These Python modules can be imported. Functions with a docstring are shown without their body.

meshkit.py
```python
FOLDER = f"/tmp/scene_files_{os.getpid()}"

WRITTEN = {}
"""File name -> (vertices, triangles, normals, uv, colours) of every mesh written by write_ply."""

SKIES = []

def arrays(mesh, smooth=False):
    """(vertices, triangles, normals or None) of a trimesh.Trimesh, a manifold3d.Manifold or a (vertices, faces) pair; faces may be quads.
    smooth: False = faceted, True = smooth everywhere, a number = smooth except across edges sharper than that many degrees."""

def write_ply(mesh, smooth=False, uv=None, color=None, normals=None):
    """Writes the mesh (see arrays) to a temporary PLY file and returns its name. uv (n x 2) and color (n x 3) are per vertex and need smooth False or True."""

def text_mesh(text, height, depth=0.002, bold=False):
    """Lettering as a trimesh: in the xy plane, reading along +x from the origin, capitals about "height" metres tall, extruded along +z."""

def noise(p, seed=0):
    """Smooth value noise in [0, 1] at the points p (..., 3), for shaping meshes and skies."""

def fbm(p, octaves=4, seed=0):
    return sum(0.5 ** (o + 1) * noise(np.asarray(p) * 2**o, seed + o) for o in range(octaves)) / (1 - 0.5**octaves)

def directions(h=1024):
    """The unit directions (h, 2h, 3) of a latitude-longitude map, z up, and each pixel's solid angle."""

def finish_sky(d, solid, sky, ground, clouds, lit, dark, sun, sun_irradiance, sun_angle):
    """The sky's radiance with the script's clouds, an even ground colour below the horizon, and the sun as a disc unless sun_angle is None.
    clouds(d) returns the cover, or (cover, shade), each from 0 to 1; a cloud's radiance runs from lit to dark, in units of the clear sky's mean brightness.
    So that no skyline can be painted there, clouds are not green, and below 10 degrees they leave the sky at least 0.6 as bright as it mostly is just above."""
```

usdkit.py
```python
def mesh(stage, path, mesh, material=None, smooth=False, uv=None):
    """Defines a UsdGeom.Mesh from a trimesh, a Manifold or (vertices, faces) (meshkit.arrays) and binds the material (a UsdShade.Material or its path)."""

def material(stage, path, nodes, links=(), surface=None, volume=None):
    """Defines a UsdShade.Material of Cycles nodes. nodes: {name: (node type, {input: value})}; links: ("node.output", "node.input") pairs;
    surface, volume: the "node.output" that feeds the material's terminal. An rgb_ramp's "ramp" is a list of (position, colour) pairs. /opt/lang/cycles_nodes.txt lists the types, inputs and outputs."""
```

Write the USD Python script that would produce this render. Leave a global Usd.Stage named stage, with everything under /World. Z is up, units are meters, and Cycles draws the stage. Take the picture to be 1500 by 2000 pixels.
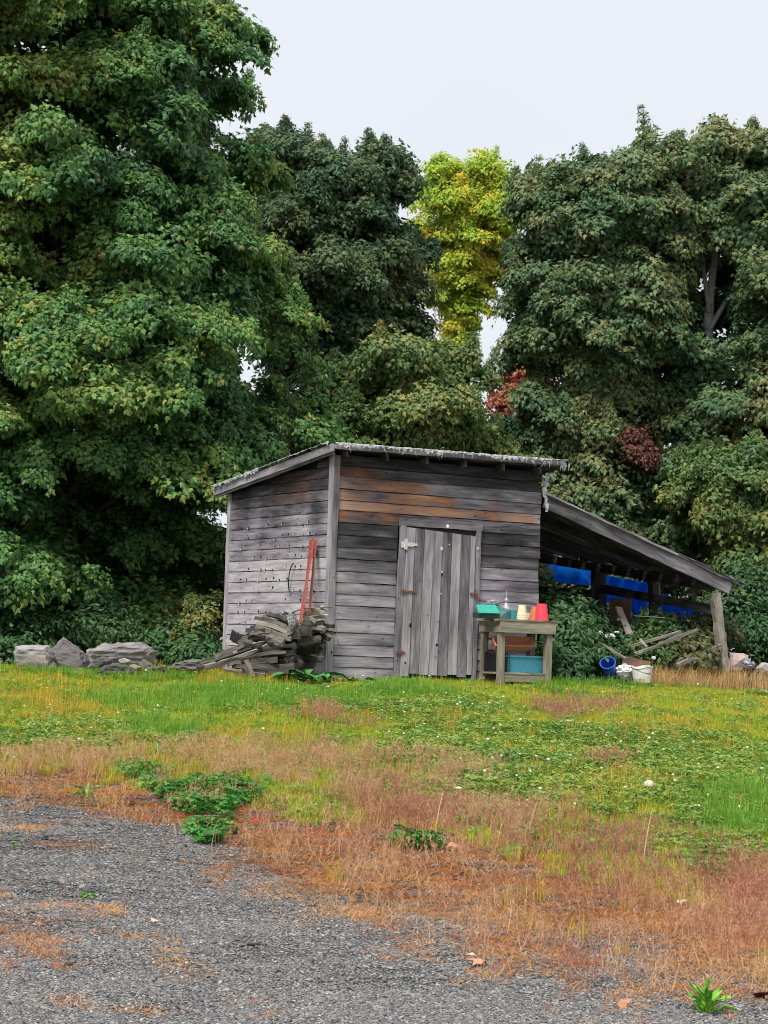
import math, random
import numpy as np, trimesh, usdkit, meshkit
from pxr import Usd, UsdGeom, UsdLux, UsdShade, Sdf, Gf, Vt
from scipy.spatial.transform import Rotation as R
from scipy.interpolate import PchipInterpolator

stage = Usd.Stage.CreateInMemory()
UsdGeom.SetStageUpAxis(stage, 'Z')
UsdGeom.Xform.Define(stage, '/World'); UsdGeom.Scope.Define(stage, '/World/Looks')
rng = np.random.default_rng(7)
random.seed(7)

# ------------------------------------------------------------------ camera, sky, sun, exposure
F, PITCH, ROLL = 4045.0, 0.0666148, 0.0353061          # pixels of the 1500 x 2000 photograph; radians
EYE = np.array([0, 0, 1.6])
EXPOSURE = 1.78
SKY_STRENGTH, SUN_INT, SUN_ELEV, SUN_AZ = 0.050, 0.40, math.radians(57), math.radians(208)
cam = UsdGeom.Camera.Define(stage, '/World/camera')
cam.CreateHorizontalApertureAttr(36.0); cam.CreateVerticalApertureAttr(48.0)
cam.CreateFocalLengthAttr(36.0 * F / 1500)
cam.CreateClippingRangeAttr(Gf.Vec2f(0.1, 2000)); cam.CreateExposureAttr(EXPOSURE)
def camera_axes():
    cp, sp, cr, sr = math.cos(PITCH), math.sin(PITCH), math.cos(ROLL), math.sin(ROLL)
    fwd = np.array([0, cp, sp]); up0 = np.array([0, -sp, cp]); r0 = np.array([1., 0, 0])
    return r0 * cr + up0 * sr, -r0 * sr + up0 * cr, fwd
RT, UP, FW = camera_axes()
mtx = Gf.Matrix4d(1.0)
for i, a in enumerate((RT, UP, -FW)):
    mtx.SetRow(i, Gf.Vec4d(*map(float, a), 0))
mtx.SetRow(3, Gf.Vec4d(*map(float, EYE), 1))
cam.AddTransformOp().Set(mtx)
sun_dir = np.array([math.sin(SUN_AZ) * math.cos(SUN_ELEV), math.cos(SUN_AZ) * math.cos(SUN_ELEV), math.sin(SUN_ELEV)])
sun = UsdLux.DistantLight.Define(stage, '/World/sun')
sun.CreateNormalizeAttr(True); sun.CreateIntensityAttr(SUN_INT); sun.CreateAngleAttr(22.0)
sun.CreateColorAttr(Gf.Vec3f(1.0, 0.97, 0.93))
sun.AddOrientOp().Set(Gf.Quatf(Gf.Rotation(Gf.Vec3d(0, 0, -1), Gf.Vec3d(*map(float, -sun_dir))).GetQuat()))
sky = UsdLux.DomeLight.Define(stage, '/World/sky')
skym = usdkit.material(stage, '/World/Looks/overcast_sky', {
    's': ('sky_texture', {'sky_type': 'single_scattering', 'sun_disc': False, 'sun_elevation': SUN_ELEV, 'sun_rotation': SUN_AZ, 'altitude': 100.0, 'aerosol_density': 2.0}),
    'tc': ('texture_coordinate', {}), 'n': ('noise_texture', {'scale': 2.2, 'detail': 4.0}),
    'cr': ('rgb_ramp', {'ramp': [(0.3, (4.85, 5.05, 5.45)), (0.7, (5.35, 5.5, 5.75))]}),
    'm': ('mix_color', {'fac': 0.94, 'use_clamp': False}),
    'b': ('background_shader', {'strength': SKY_STRENGTH})},
    [('tc.generated', 'n.vector'), ('n.fac', 'cr.fac'), ('s.color', 'm.a'), ('cr.color', 'm.b'), ('m.result', 'b.color')], surface='b.background')
UsdShade.MaterialBindingAPI.Apply(sky.GetPrim()).Bind(skym)
sky.GetPrim().SetCustomDataByKey('kind', 'structure')

# ------------------------------------------------------------------ helpers: where a sight line meets a distance or a plane
def ray(px, py):
    d = RT * ((px - 750) / F) + UP * ((1000 - py) / F) + FW
    return d
def at(px, py, D):
    d = ray(px, py); return EYE + d * (D / d[1])
def project(P):
    d = np.asarray(P, float) - EYE
    z = d @ FW
    return 750 + F * (d @ RT) / z, 1000 - F * (d @ UP) / z
TH = 0.50477
U = np.array([math.cos(TH), math.sin(TH), 0]); V = np.array([-math.sin(TH), math.cos(TH), 0]); Z = np.array([0, 0, 1.])
C = np.array([-0.6477, 26.0, 1.332])                    # the shed's near corner
def S(s, t, z): return C + s * U + t * V + z * Z
def hit(px, py, n, p):
    d = ray(px, py); return EYE + d * (np.dot(p - EYE, n) / np.dot(d, n))
def front(px, py, t=0.0): return hit(px, py, V, C + t * V)      # a point on the plane t = const, parallel to the front
def side(px, py, s=0.0): return hit(px, py, U, C + s * U)       # a point on the plane s = const, parallel to the left wall
_gz = PchipInterpolator([-400, 0, 9, 12, 15, 18, 20, 22, 24, 25, 26, 27, 30, 40, 80, 600], [0, 0, 0, .05, .24, .50, .68, .85, 1.00, 1.075, 1.135, 1.19, 1.26, 1.32, 1.4, 1.4])
def ground_z(x, y):
    x, y = np.asarray(x, float), np.asarray(y, float)
    p = np.stack([x * .35, y * .35, 0 * x], -1); q = np.stack([x * 1.7, y * 1.7, 0 * x + 5], -1)
    far = np.clip((y - 7) / 6, 0, 1)
    return _gz(y) + (meshkit.noise(p, 3) - .5) * .07 * far + (meshkit.noise(q, 4) - .5) * .035 * (.3 + .7 * far)
def on_ground(px, py):
    lo, hi = 3.0, 60.0
    ys = np.linspace(lo, hi, 1200); d = ray(px, py)
    P = EYE + d[None] * (ys / d[1])[:, None]
    k = np.nonzero(P[:, 2] <= ground_z(P[:, 0], P[:, 1]))[0]
    return P[k[0]] if len(k) else P[-1]

# ------------------------------------------------------------------ helpers: prims
used = {}
def numbered(parent, name):
    k = (parent, name); n = used.get(k, 0); used[k] = n + 1
    return f'{parent}/{name}' + (f'_{n:03d}' if n else '')
def tag(p, label=None, cat=None, group=None, kind=None):
    p = p.GetPrim() if hasattr(p, 'GetPrim') else p
    for k, v in (('label', label), ('category', cat), ('group', group), ('kind', kind)):
        if v: p.SetCustomDataByKey(k, v)
    return p
base_of = {}
def thing(name, label, cat, loc=(0, 0, 0), group=None):
    path = numbered('/World', name)
    x = UsdGeom.Xform.Define(stage, path); x.AddTranslateOp().Set(Gf.Vec3d(*map(float, loc)))
    base_of[path] = np.array(loc, float); tag(x, label, cat, group)
    return path
def top(path): return '/'.join(path.split('/')[:3])
def obj(name, mesh, mat, parent='/World', uv=None, wear=None, smooth=False, **tags):
    """mesh in world coordinates; moved into the frame of the thing it belongs to"""
    path = numbered(parent, name)
    v, f, n = meshkit.arrays(mesh, smooth)
    if parent == '/World':
        b = np.array([(v[:, 0].min() + v[:, 0].max()) / 2, (v[:, 1].min() + v[:, 1].max()) / 2, v[:, 2].min()])
        base_of[path] = b
    if wear is not None and len(wear) != len(v):            # a smoothing angle splits vertices
        from scipy.spatial import cKDTree
        wear = np.asarray(wear)[cKDTree(np.asarray(mesh.vertices if hasattr(mesh, 'vertices') else mesh[0])).query(v)[1]]
    b = base_of.get(top(path), np.zeros(3))
    v = v - b
    m = UsdGeom.Mesh.Define(stage, path)
    m.CreatePointsAttr(Vt.Vec3fArray.FromNumpy(v.astype(np.float32)))
    m.CreateFaceVertexCountsAttr(Vt.IntArray.FromNumpy(np.full(len(f), 3, np.int32)))
    m.CreateFaceVertexIndicesAttr(Vt.IntArray.FromNumpy(f.astype(np.int32).ravel()))
    m.CreateSubdivisionSchemeAttr('none')
    if n is not None:
        m.CreateNormalsAttr(Vt.Vec3fArray.FromNumpy(n.astype(np.float32))); m.SetNormalsInterpolation('vertex')
    if parent == '/World':
        UsdGeom.Xformable(m).AddTranslateOp().Set(Gf.Vec3d(*map(float, b)))
    api = UsdGeom.PrimvarsAPI(m)
    if uv is not None: api.CreatePrimvar('st', Sdf.ValueTypeNames.TexCoord2fArray, 'vertex').Set(Vt.Vec2fArray.FromNumpy(np.asarray(uv, np.float32)))
    if wear is not None: api.CreatePrimvar('wear', Sdf.ValueTypeNames.Color3fArray, 'vertex').Set(Vt.Vec3fArray.FromNumpy(np.asarray(wear, np.float32)))
    UsdShade.MaterialBindingAPI.Apply(m.GetPrim()).Bind(mat)
    tag(m, **tags)
    return path
def instancer(path, protos, pos, quat, scale, idx, **tags):
    """protos: (mesh, material, wear or None); quat as scipy xyzw"""
    b = base_of.get(top(path), np.zeros(3))
    pi = UsdGeom.PointInstancer.Define(stage, path)
    for k, (mesh, mat, wear) in enumerate(protos):
        v, f, n = meshkit.arrays(mesh)
        m = usdkit.mesh(stage, f'{path}/source_{k:03d}' if k else f'{path}/source', (v, f), mat)
        if wear is not None:
            UsdGeom.PrimvarsAPI(m).CreatePrimvar('wear', Sdf.ValueTypeNames.Color3fArray, 'vertex').Set(Vt.Vec3fArray.FromNumpy(np.asarray(wear, np.float32)))
        pi.CreatePrototypesRel().AddTarget(m.GetPath())
    pos = np.asarray(pos, np.float32) - b.astype(np.float32)
    scale = np.asarray(scale, float)
    if scale.ndim == 1: scale = np.repeat(scale[:, None], 3, 1)
    pi.CreateProtoIndicesAttr(Vt.IntArray.FromNumpy(np.asarray(idx, np.int32)))
    pi.CreatePositionsAttr(Vt.Vec3fArray.FromNumpy(pos))
    pi.CreateScalesAttr(Vt.Vec3fArray.FromNumpy(scale.astype(np.float32)))
    q = np.asarray(quat, float)
    pi.CreateOrientationsAttr(Vt.QuathArray([Gf.Quath(float(w), float(x), float(y), float(z)) for x, y, z, w in q]))
    tag(pi, **tags)
    return pi
def stuff(name, label, cat, protos, pos, quat, scale, idx):
    if len(pos) == 0: return
    path = numbered('/World', name)
    instancer(path, protos, pos, quat, scale, idx, label=label, cat=cat, kind='stuff')
def yaw_quats(n, tilt=0.0, g=rng):
    return R.from_euler('zxy', np.stack([g.uniform(0, 2 * np.pi, n), g.normal(0, 1, n) * tilt, g.normal(0, 1, n) * tilt], 1)).as_quat()
def cat(ms): return trimesh.util.concatenate(ms)

# ------------------------------------------------------------------ helpers: shapes
def unit(a): a = np.asarray(a, float); return a / np.linalg.norm(a)
def plank(p0, p1, w, t, wdir, n=6, jit=.003, bow=0.0, cut0=0.0, cut1=0.0, g=rng, taper=0.0):
    """a board from p0 to p1: width w along wdir, thickness t; its own slight warp; returns vertices, faces, uv, position along it"""
    p0, p1 = np.asarray(p0, float), np.asarray(p1, float)
    a = p1 - p0; L = np.linalg.norm(a); a = a / L
    wd = unit(np.asarray(wdir, float) - np.dot(wdir, a) * a); td = np.cross(a, wd)
    k = np.linspace(0, 1, n + 1)
    bw, bt = g.normal(0, 1) * bow, g.normal(0, 1) * bow
    u0, v0 = g.uniform(0, 50), g.uniform(0, 50)
    V_, UV = [], []
    for i, kk in enumerate(k):
        mid = p0 + a * (L * kk) + wd * bw * math.sin(kk * math.pi) + td * bt * math.sin(kk * math.pi)
        ww = w * (1 - taper * kk)
        cor = [(-.5, -.5), (.5, -.5), (.5, .5), (-.5, .5), (-.5, -.5)]
        js = [g.normal(0, 1, 2) * jit for _ in range(4)]
        for c, (cw, ct) in enumerate(cor):
            cutd = (cut0 * (1 - kk) ** 8 + cut1 * kk ** 8) * cw
            j = js[c % 4]
            V_.append(mid + wd * (cw * ww + j[0]) + td * (ct * t + j[1] * .6) + a * cutd)
            UV.append((u0 + L * kk, v0 + (0, w, w + t, 2 * w + t, 2 * w + 2 * t)[c]))
    Fc = []
    for i in range(n):
        for c in range(4):
            q = i * 5 + c; Fc += [(q, q + 5, q + 6), (q, q + 6, q + 1)]
    e = n * 5
    Fc += [(0, 1, 2), (0, 2, 3), (e, e + 2, e + 1), (e, e + 3, e + 2)]
    v, f = np.array(V_), np.array(Fc)
    if np.dot(np.cross(v[f[0, 1]] - v[f[0, 0]], v[f[0, 2]] - v[f[0, 0]]), v[f[0, 0]] - (p0 + p1) / 2) < 0: f = f[:, ::-1]
    return v, f, np.array(UV), np.repeat(k, 5)
def board(name, parent, p0, p1, w, t, wdir, mat, tone=.6, brown=0.0, n=6, wearf=None, **kw):
    tags = {k: kw.pop(k) for k in ('label', 'cat', 'group') if k in kw}
    v, f, uv, k = plank(p0, p1, w, t, wdir, n=n, **kw)
    wear = np.stack([np.full(len(v), tone), np.full(len(v), brown), np.full(len(v), rng.uniform())], 1) if wearf is None else wearf(v, k)
    return obj(name, (v, f), mat, parent, uv=uv, wear=wear, **tags)
def tube(pts, r, n=8, cap=True):
    pts = np.asarray(pts, float); r = np.broadcast_to(np.asarray(r, float), (len(pts),))
    T = np.gradient(pts, axis=0); T /= np.linalg.norm(T, axis=1, keepdims=True) + 1e-12
    ref = np.array([0, 0, 1.]) if abs(T[0, 2]) < .9 else np.array([1., 0, 0])
    vs = []
    for p, tt, rr in zip(pts, T, r):
        x = np.cross(tt, ref); x /= np.linalg.norm(x) + 1e-12; y = np.cross(tt, x)
        for k in range(n):
            a = 2 * np.pi * k / n; vs.append(p + rr * (x * math.cos(a) + y * math.sin(a)))
    f = []
    for i in range(len(pts) - 1):
        for k in range(n):
            a, b = i * n + k, i * n + (k + 1) % n
            f += [(a, a + n, b + n), (a, b + n, b)]
    vs = np.array(vs)
    if cap:
        m = len(vs); vs = np.vstack([vs, pts[0], pts[-1]]); e = (len(pts) - 1) * n
        for k in range(n):
            f += [(m, k, (k + 1) % n), (m + 1, e + (k + 1) % n, e + k)]
    mm = trimesh.Trimesh(vs, np.array(f), process=False); mm.fix_normals(); return mm
def lathe(profile, n=20, loc=(0, 0, 0)):
    p = np.array(profile, float); m = trimesh.creation.revolve(p, sections=n); m.apply_translation(loc); return m
def box(size, loc=(0, 0, 0), rot=None):
    m = trimesh.creation.box(size)
    if rot is not None: m.vertices = R.from_euler('xyz', rot).apply(m.vertices)
    m.apply_translation(loc); return m
def orient(m, X, Y, Zd, loc):
    M = np.stack([unit(X), unit(Y), unit(Zd)], 1); m.vertices = m.vertices @ M.T + np.asarray(loc); m.fix_normals(); return m

# ------------------------------------------------------------------ materials
def mat(name, nodes, links, surface): return usdkit.material(stage, f'/World/Looks/{name}', nodes, links, surface=surface)
def plain(name, col, rough=.6, var=.25, scale=12.0, spec=.4, col2=None, bump=0.0):
    col = np.array(col); lo = col * (1 - var) if col2 is None else np.array(col2); hi = col * (1 + var) if col2 is None else col
    nodes = {'tc': ('geometry', {}), 'n': ('noise_texture', {'scale': scale, 'detail': 5.0, 'roughness': .65}),
             'r': ('rgb_ramp', {'ramp': [(.3, lo), (.7, hi)]}),
             'p': ('principled_bsdf', {'roughness': rough, 'specular_ior_level': spec})}
    links = [('tc.position', 'n.vector'), ('n.fac', 'r.fac'), ('r.color', 'p.base_color')]
    if bump:
        nodes['b'] = ('bump', {'strength': .7, 'distance': bump}); links += [('n.fac', 'b.height'), ('b.normal', 'p.normal')]
    return mat(name, nodes, links, 'p.BSDF')
def wood(name, ramp, brown, grain=70.0, fleck=.55):
    nodes = {'uv': ('uvmap', {'attribute': 'st'}), 'w': ('attribute', {'attribute': 'wear'}), 'sep': ('separate_color', {'color_type': 'rgb'}),
        'm1': ('mapping', {'scale': (2.2, grain, 1.0)}), 'g': ('noise_texture', {'scale': 1.0, 'detail': 4.0, 'roughness': .6, 'distortion': .6}),
        'm2': ('mapping', {'scale': (1.6, 9.0, 1.0)}), 's': ('noise_texture', {'scale': 1.0, 'detail': 5.0, 'roughness': .6, 'distortion': .4}),
        'm3': ('mapping', {'scale': (5.0, 9.0, 1.0)}), 'k': ('voronoi_texture', {'scale': 1.0}),
        'kn': ('map_range', {'from_min': .03, 'from_max': .13, 'to_min': -.38, 'to_max': 0.0, 'clamp': True}),
        'a': ('math', {'math_type': 'multiply_add', 'value2': fleck, 'value3': -.5 * fleck}), 'b': ('math', {'math_type': 'multiply_add', 'value2': 1.05, 'value3': -.525}),
        'c': ('math', {'math_type': 'add'}), 'd': ('math', {'math_type': 'add'}), 'd2': ('math', {'math_type': 'add', 'use_clamp': True}),
        'r': ('rgb_ramp', {'ramp': ramp}), 'rb': ('rgb_ramp', {'ramp': brown}),
        'bs': ('math', {'math_type': 'multiply_add', 'value2': 3.0, 'value3': -1.5}), 'bf': ('math', {'math_type': 'add', 'use_clamp': True}),
        'mx': ('mix_color', {}), 'bp': ('bump', {'strength': .6, 'distance': .004}),
        'p': ('principled_bsdf', {'roughness': .85, 'specular_ior_level': .25})}
    links = [('uv.UV', 'm1.vector'), ('uv.UV', 'm2.vector'), ('uv.UV', 'm3.vector'), ('m1.vector', 'g.vector'), ('m2.vector', 's.vector'), ('m3.vector', 'k.vector'), ('w.color', 'sep.color'),
        ('g.fac', 'a.value1'), ('s.fac', 'b.value1'), ('a.value', 'c.value1'), ('b.value', 'c.value2'), ('c.value', 'd.value1'), ('sep.r', 'd.value2'), ('k.distance', 'kn.value'), ('kn.result', 'd2.value2'), ('d.value', 'd2.value1'),
        ('d2.value', 'r.fac'), ('d2.value', 'rb.fac'), ('s.fac', 'bs.value1'), ('bs.value', 'bf.value1'), ('sep.g', 'bf.value2'), ('bf.value', 'mx.fac'), ('r.color', 'mx.a'), ('rb.color', 'mx.b'),
        ('mx.result', 'p.base_color'), ('g.fac', 'bp.height'), ('bp.normal', 'p.normal')]
    return mat(name, nodes, links, 'p.BSDF')
GREY = [(0, (.014, .013, .015)), (.25, (.05, .047, .052)), (.5, (.148, .134, .150)), (.75, (.295, .272, .292)), (1, (.46, .435, .455))]
BRN = [(0, (.020, .011, .009)), (.3, (.075, .031, .019)), (.6, (.22, .105, .058)), (1, (.48, .30, .19))]
TAN = [(0, (.03, .027, .02)), (.3, (.11, .10, .075)), (.6, (.24, .22, .165)), (1, (.46, .42, .32))]
siding = wood('weathered_siding', GREY, BRN)
scrap = wood('grey_scrap_wood', [(0, (.012, .011, .010)), (.3, (.055, .050, .043)), (.6, (.17, .155, .13)), (1, (.40, .37, .31))], BRN, grain=60)
lumber = wood('bench_lumber', TAN, BRN, grain=45, fleck=.7)
dark_inside = plain('dark_sheathing', (.02, .018, .017), .9)
def leaf_mat(name, ramp, accent=None, accent_at=.93, trans=.3, patch=.45, spec=.35, rough=.5):
    """leaf colour by bough, by clump and by leaf; ramp from dark green to turning"""
    nodes = {'ge': ('geometry', {}), 'n1': ('noise_texture', {'scale': patch, 'detail': 2.0}), 'n2': ('noise_texture', {'scale': 2.3, 'detail': 2.0}),
        'w': ('attribute', {'attribute': 'wear'}), 'sep': ('separate_color', {}),
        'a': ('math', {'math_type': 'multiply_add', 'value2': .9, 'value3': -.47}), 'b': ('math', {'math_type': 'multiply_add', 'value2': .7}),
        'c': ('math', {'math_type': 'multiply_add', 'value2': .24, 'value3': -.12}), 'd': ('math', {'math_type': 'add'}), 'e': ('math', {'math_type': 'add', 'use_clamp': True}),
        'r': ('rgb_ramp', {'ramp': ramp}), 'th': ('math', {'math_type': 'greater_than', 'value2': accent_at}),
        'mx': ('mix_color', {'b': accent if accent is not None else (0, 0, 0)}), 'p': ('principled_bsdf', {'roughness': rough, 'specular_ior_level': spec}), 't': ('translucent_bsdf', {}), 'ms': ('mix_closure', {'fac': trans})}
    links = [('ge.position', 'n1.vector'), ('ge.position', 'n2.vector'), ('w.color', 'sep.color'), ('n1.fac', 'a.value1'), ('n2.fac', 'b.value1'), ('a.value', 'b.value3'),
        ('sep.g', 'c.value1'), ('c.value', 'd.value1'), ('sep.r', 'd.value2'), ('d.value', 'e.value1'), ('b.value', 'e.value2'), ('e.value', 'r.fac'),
        ('r.color', 'mx.a'), ('sep.b', 'th.value1'), ('mx.result', 'p.base_color'), ('mx.result', 't.color'), ('p.BSDF', 'ms.closure1'), ('t.BSDF', 'ms.closure2')]
    nodes['fac'] = ('math', {'math_type': 'multiply', 'value2': .8 if accent is not None else 0.0}); links += [('th.value', 'fac.value1'), ('fac.value', 'mx.fac')]
    return mat(name, nodes, links, 'ms.closure')

# ------------------------------------------------------------------ where things grow on the ground (as seen from the photo's spot, but fixed to the ground)
def ell(px, py, cx, cy, rx, ry):
    return np.clip(1.6 - 1.1 * np.sqrt(((px - cx) / rx) ** 2 + ((py - cy) / ry) ** 2), 0, 1)
GX = [-900, -300, 0, 200, 450, 600, 850, 950, 1150, 1300, 1500, 2000]
GY = [1530, 1545, 1556, 1595, 1685, 1760, 1840, 1880, 1910, 1925, 1935, 1955]
TX = [-900, 0, 200, 300, 500, 700, 850, 1000, 1200, 1350, 1500, 2000]
TY = [80, 95, 110, 130, 190, 230, 270, 260, 230, 190, 260, 280]
def zones(P):
    px, py = project(P)
    q = np.stack([P[:, 0] * 1.6, P[:, 1] * .8, 0 * px], -1)
    nz = (meshkit.fbm(q, 3, 11) - .5); nf = meshkit.fbm(q * 3.1, 3, 12)
    line = np.interp(px, GX, GY) + nz * 90
    below = py - line
    gravel = np.clip(below / 40 + .5, 0, 1)
    dry = np.clip((py - (np.interp(px, GX, GY) - np.interp(px, TX, TY)) + nz * 140) / 60, 0, 1)
    tuftspots = sum(ell(px, py, *e) for e in ((30, 1795, 110, 55), (60, 1880, 90, 28), (350, 1885, 50, 30), (150, 1958, 55, 12), (270, 1974, 60, 10), (300, 1840, 45, 14), (215, 1785, 40, 14), (150, 1650, 60, 12), (40, 1615, 60, 14), (500, 1975, 60, 14), (1010, 1800, 120, 40), (880, 1860, 110, 25), (1190, 1840, 110, 30), (1290, 1925, 110, 40), (1100, 1770, 160, 22), (700, 1760, 110, 22), (1400, 1895, 170, 50), (560, 1745, 60, 15), (1250, 1880, 120, 36), (480, 1700, 70, 18), (700, 1800, 80, 14)))
    tuftspots = np.clip(tuftspots, 0, 1)
    reach = np.interp(px, [0, 300, 600, 800, 1000, 1300, 1500], [15, 25, 45, 95, 130, 120, 60]); mix = np.clip((line - py) / reach, 0, 1)
    return dict(mix=mix, px=px, py=py, gravel=gravel, dry=dry, spots=tuftspots, nz=nz, nf=nf, line=line)

# ------------------------------------------------------------------ ground
xs = np.unique(np.concatenate([np.linspace(-300, -12, 25), np.linspace(-12, -6, 30), np.linspace(-6, 6, 150), np.linspace(6, 12, 30), np.linspace(12, 300, 25)]))
ysg = np.unique(np.concatenate([np.linspace(-60, 6, 14), np.linspace(6, 28, 260), np.linspace(28, 60, 50), np.linspace(60, 500, 20)]))
GXX, GYY = np.meshgrid(xs, ysg)
gv = np.stack([GXX.ravel(), GYY.ravel(), ground_z(GXX.ravel(), GYY.ravel())], 1)
nx, ny = len(xs), len(ysg)
ii = (np.arange(ny - 1)[:, None] * nx + np.arange(nx - 1)[None]).ravel()
gf = np.concatenate([np.stack([ii, ii + 1, ii + nx + 1], 1), np.stack([ii, ii + nx + 1, ii + nx], 1)])
zg = zones(np.where(gv[:, 1:2] > 4, gv, [0, 8.0, 0]))
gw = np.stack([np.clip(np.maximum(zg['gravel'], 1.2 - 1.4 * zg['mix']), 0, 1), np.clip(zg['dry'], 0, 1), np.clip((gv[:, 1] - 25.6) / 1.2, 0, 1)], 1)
gmat = mat('earth_and_gravel', {'ge': ('geometry', {}), 'w': ('attribute', {'attribute': 'wear'}), 'sep': ('separate_color', {}),
    'n': ('noise_texture', {'scale': 9.0, 'detail': 6.0, 'roughness': .7}), 'v': ('voronoi_texture', {'scale': 75.0}), 'n3': ('noise_texture', {'scale': 1.3, 'detail': 3.0}),
    'g': ('rgb_ramp', {'ramp': [(0, (.02, .02, .022)), (.45, (.06, .06, .066)), (.8, (.13, .13, .135)), (1, (.3, .29, .27))]}),
    'sg': ('separate_color', {}),
    'l': ('rgb_ramp', {'ramp': [(.3, (.035, .05, .012)), (.7, (.10, .12, .03))]}), 'd': ('rgb_ramp', {'ramp': [(.3, (.10, .045, .02)), (.7, (.26, .13, .06))]}),
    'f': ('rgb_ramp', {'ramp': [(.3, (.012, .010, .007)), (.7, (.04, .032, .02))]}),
    'm1': ('mix_color', {}), 'm2': ('mix_color', {}), 'm3': ('mix_color', {}), 'b': ('bump', {'strength': .8, 'distance': .02}), 'p': ('principled_bsdf', {'roughness': .9, 'specular_ior_level': .2})},
    [('ge.position', 'n.vector'), ('ge.position', 'v.vector'), ('w.color', 'sep.color'), ('v.color', 'sg.color'), ('sg.r', 'g.fac'), ('n.fac', 'l.fac'), ('n.fac', 'd.fac'), ('n.fac', 'f.fac'),
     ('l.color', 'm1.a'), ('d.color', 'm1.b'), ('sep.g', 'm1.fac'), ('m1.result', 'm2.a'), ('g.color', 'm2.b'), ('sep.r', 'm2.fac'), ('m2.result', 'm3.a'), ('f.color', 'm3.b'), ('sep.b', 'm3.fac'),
     ('m3.result', 'p.base_color'), ('v.distance', 'b.height'), ('b.normal', 'p.normal')], 'p.BSDF')
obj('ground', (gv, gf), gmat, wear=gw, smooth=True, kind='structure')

# ------------------------------------------------------------------ shed
W, L = 3.12, 3.09
shed = thing('shed', 'weathered grey timber shed with low sloping roof and lean-to on its right', 'shed', C)
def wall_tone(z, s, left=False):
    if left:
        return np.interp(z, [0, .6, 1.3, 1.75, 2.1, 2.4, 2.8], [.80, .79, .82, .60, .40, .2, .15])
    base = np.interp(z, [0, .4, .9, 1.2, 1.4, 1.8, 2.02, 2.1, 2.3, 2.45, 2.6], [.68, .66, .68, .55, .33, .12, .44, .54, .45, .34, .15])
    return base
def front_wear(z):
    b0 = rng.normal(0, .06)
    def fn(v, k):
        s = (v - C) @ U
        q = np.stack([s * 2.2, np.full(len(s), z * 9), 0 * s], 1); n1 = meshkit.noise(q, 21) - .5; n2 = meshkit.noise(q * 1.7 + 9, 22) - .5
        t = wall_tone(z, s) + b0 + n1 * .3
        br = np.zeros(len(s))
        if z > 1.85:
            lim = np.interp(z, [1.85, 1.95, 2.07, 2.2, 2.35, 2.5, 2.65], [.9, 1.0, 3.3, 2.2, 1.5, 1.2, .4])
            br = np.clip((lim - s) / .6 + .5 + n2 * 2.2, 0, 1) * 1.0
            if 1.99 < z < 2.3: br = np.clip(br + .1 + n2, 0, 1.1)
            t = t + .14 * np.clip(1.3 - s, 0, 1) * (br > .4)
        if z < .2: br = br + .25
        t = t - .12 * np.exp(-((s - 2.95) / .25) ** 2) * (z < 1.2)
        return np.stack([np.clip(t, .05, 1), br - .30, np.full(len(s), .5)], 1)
    return fn
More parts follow.
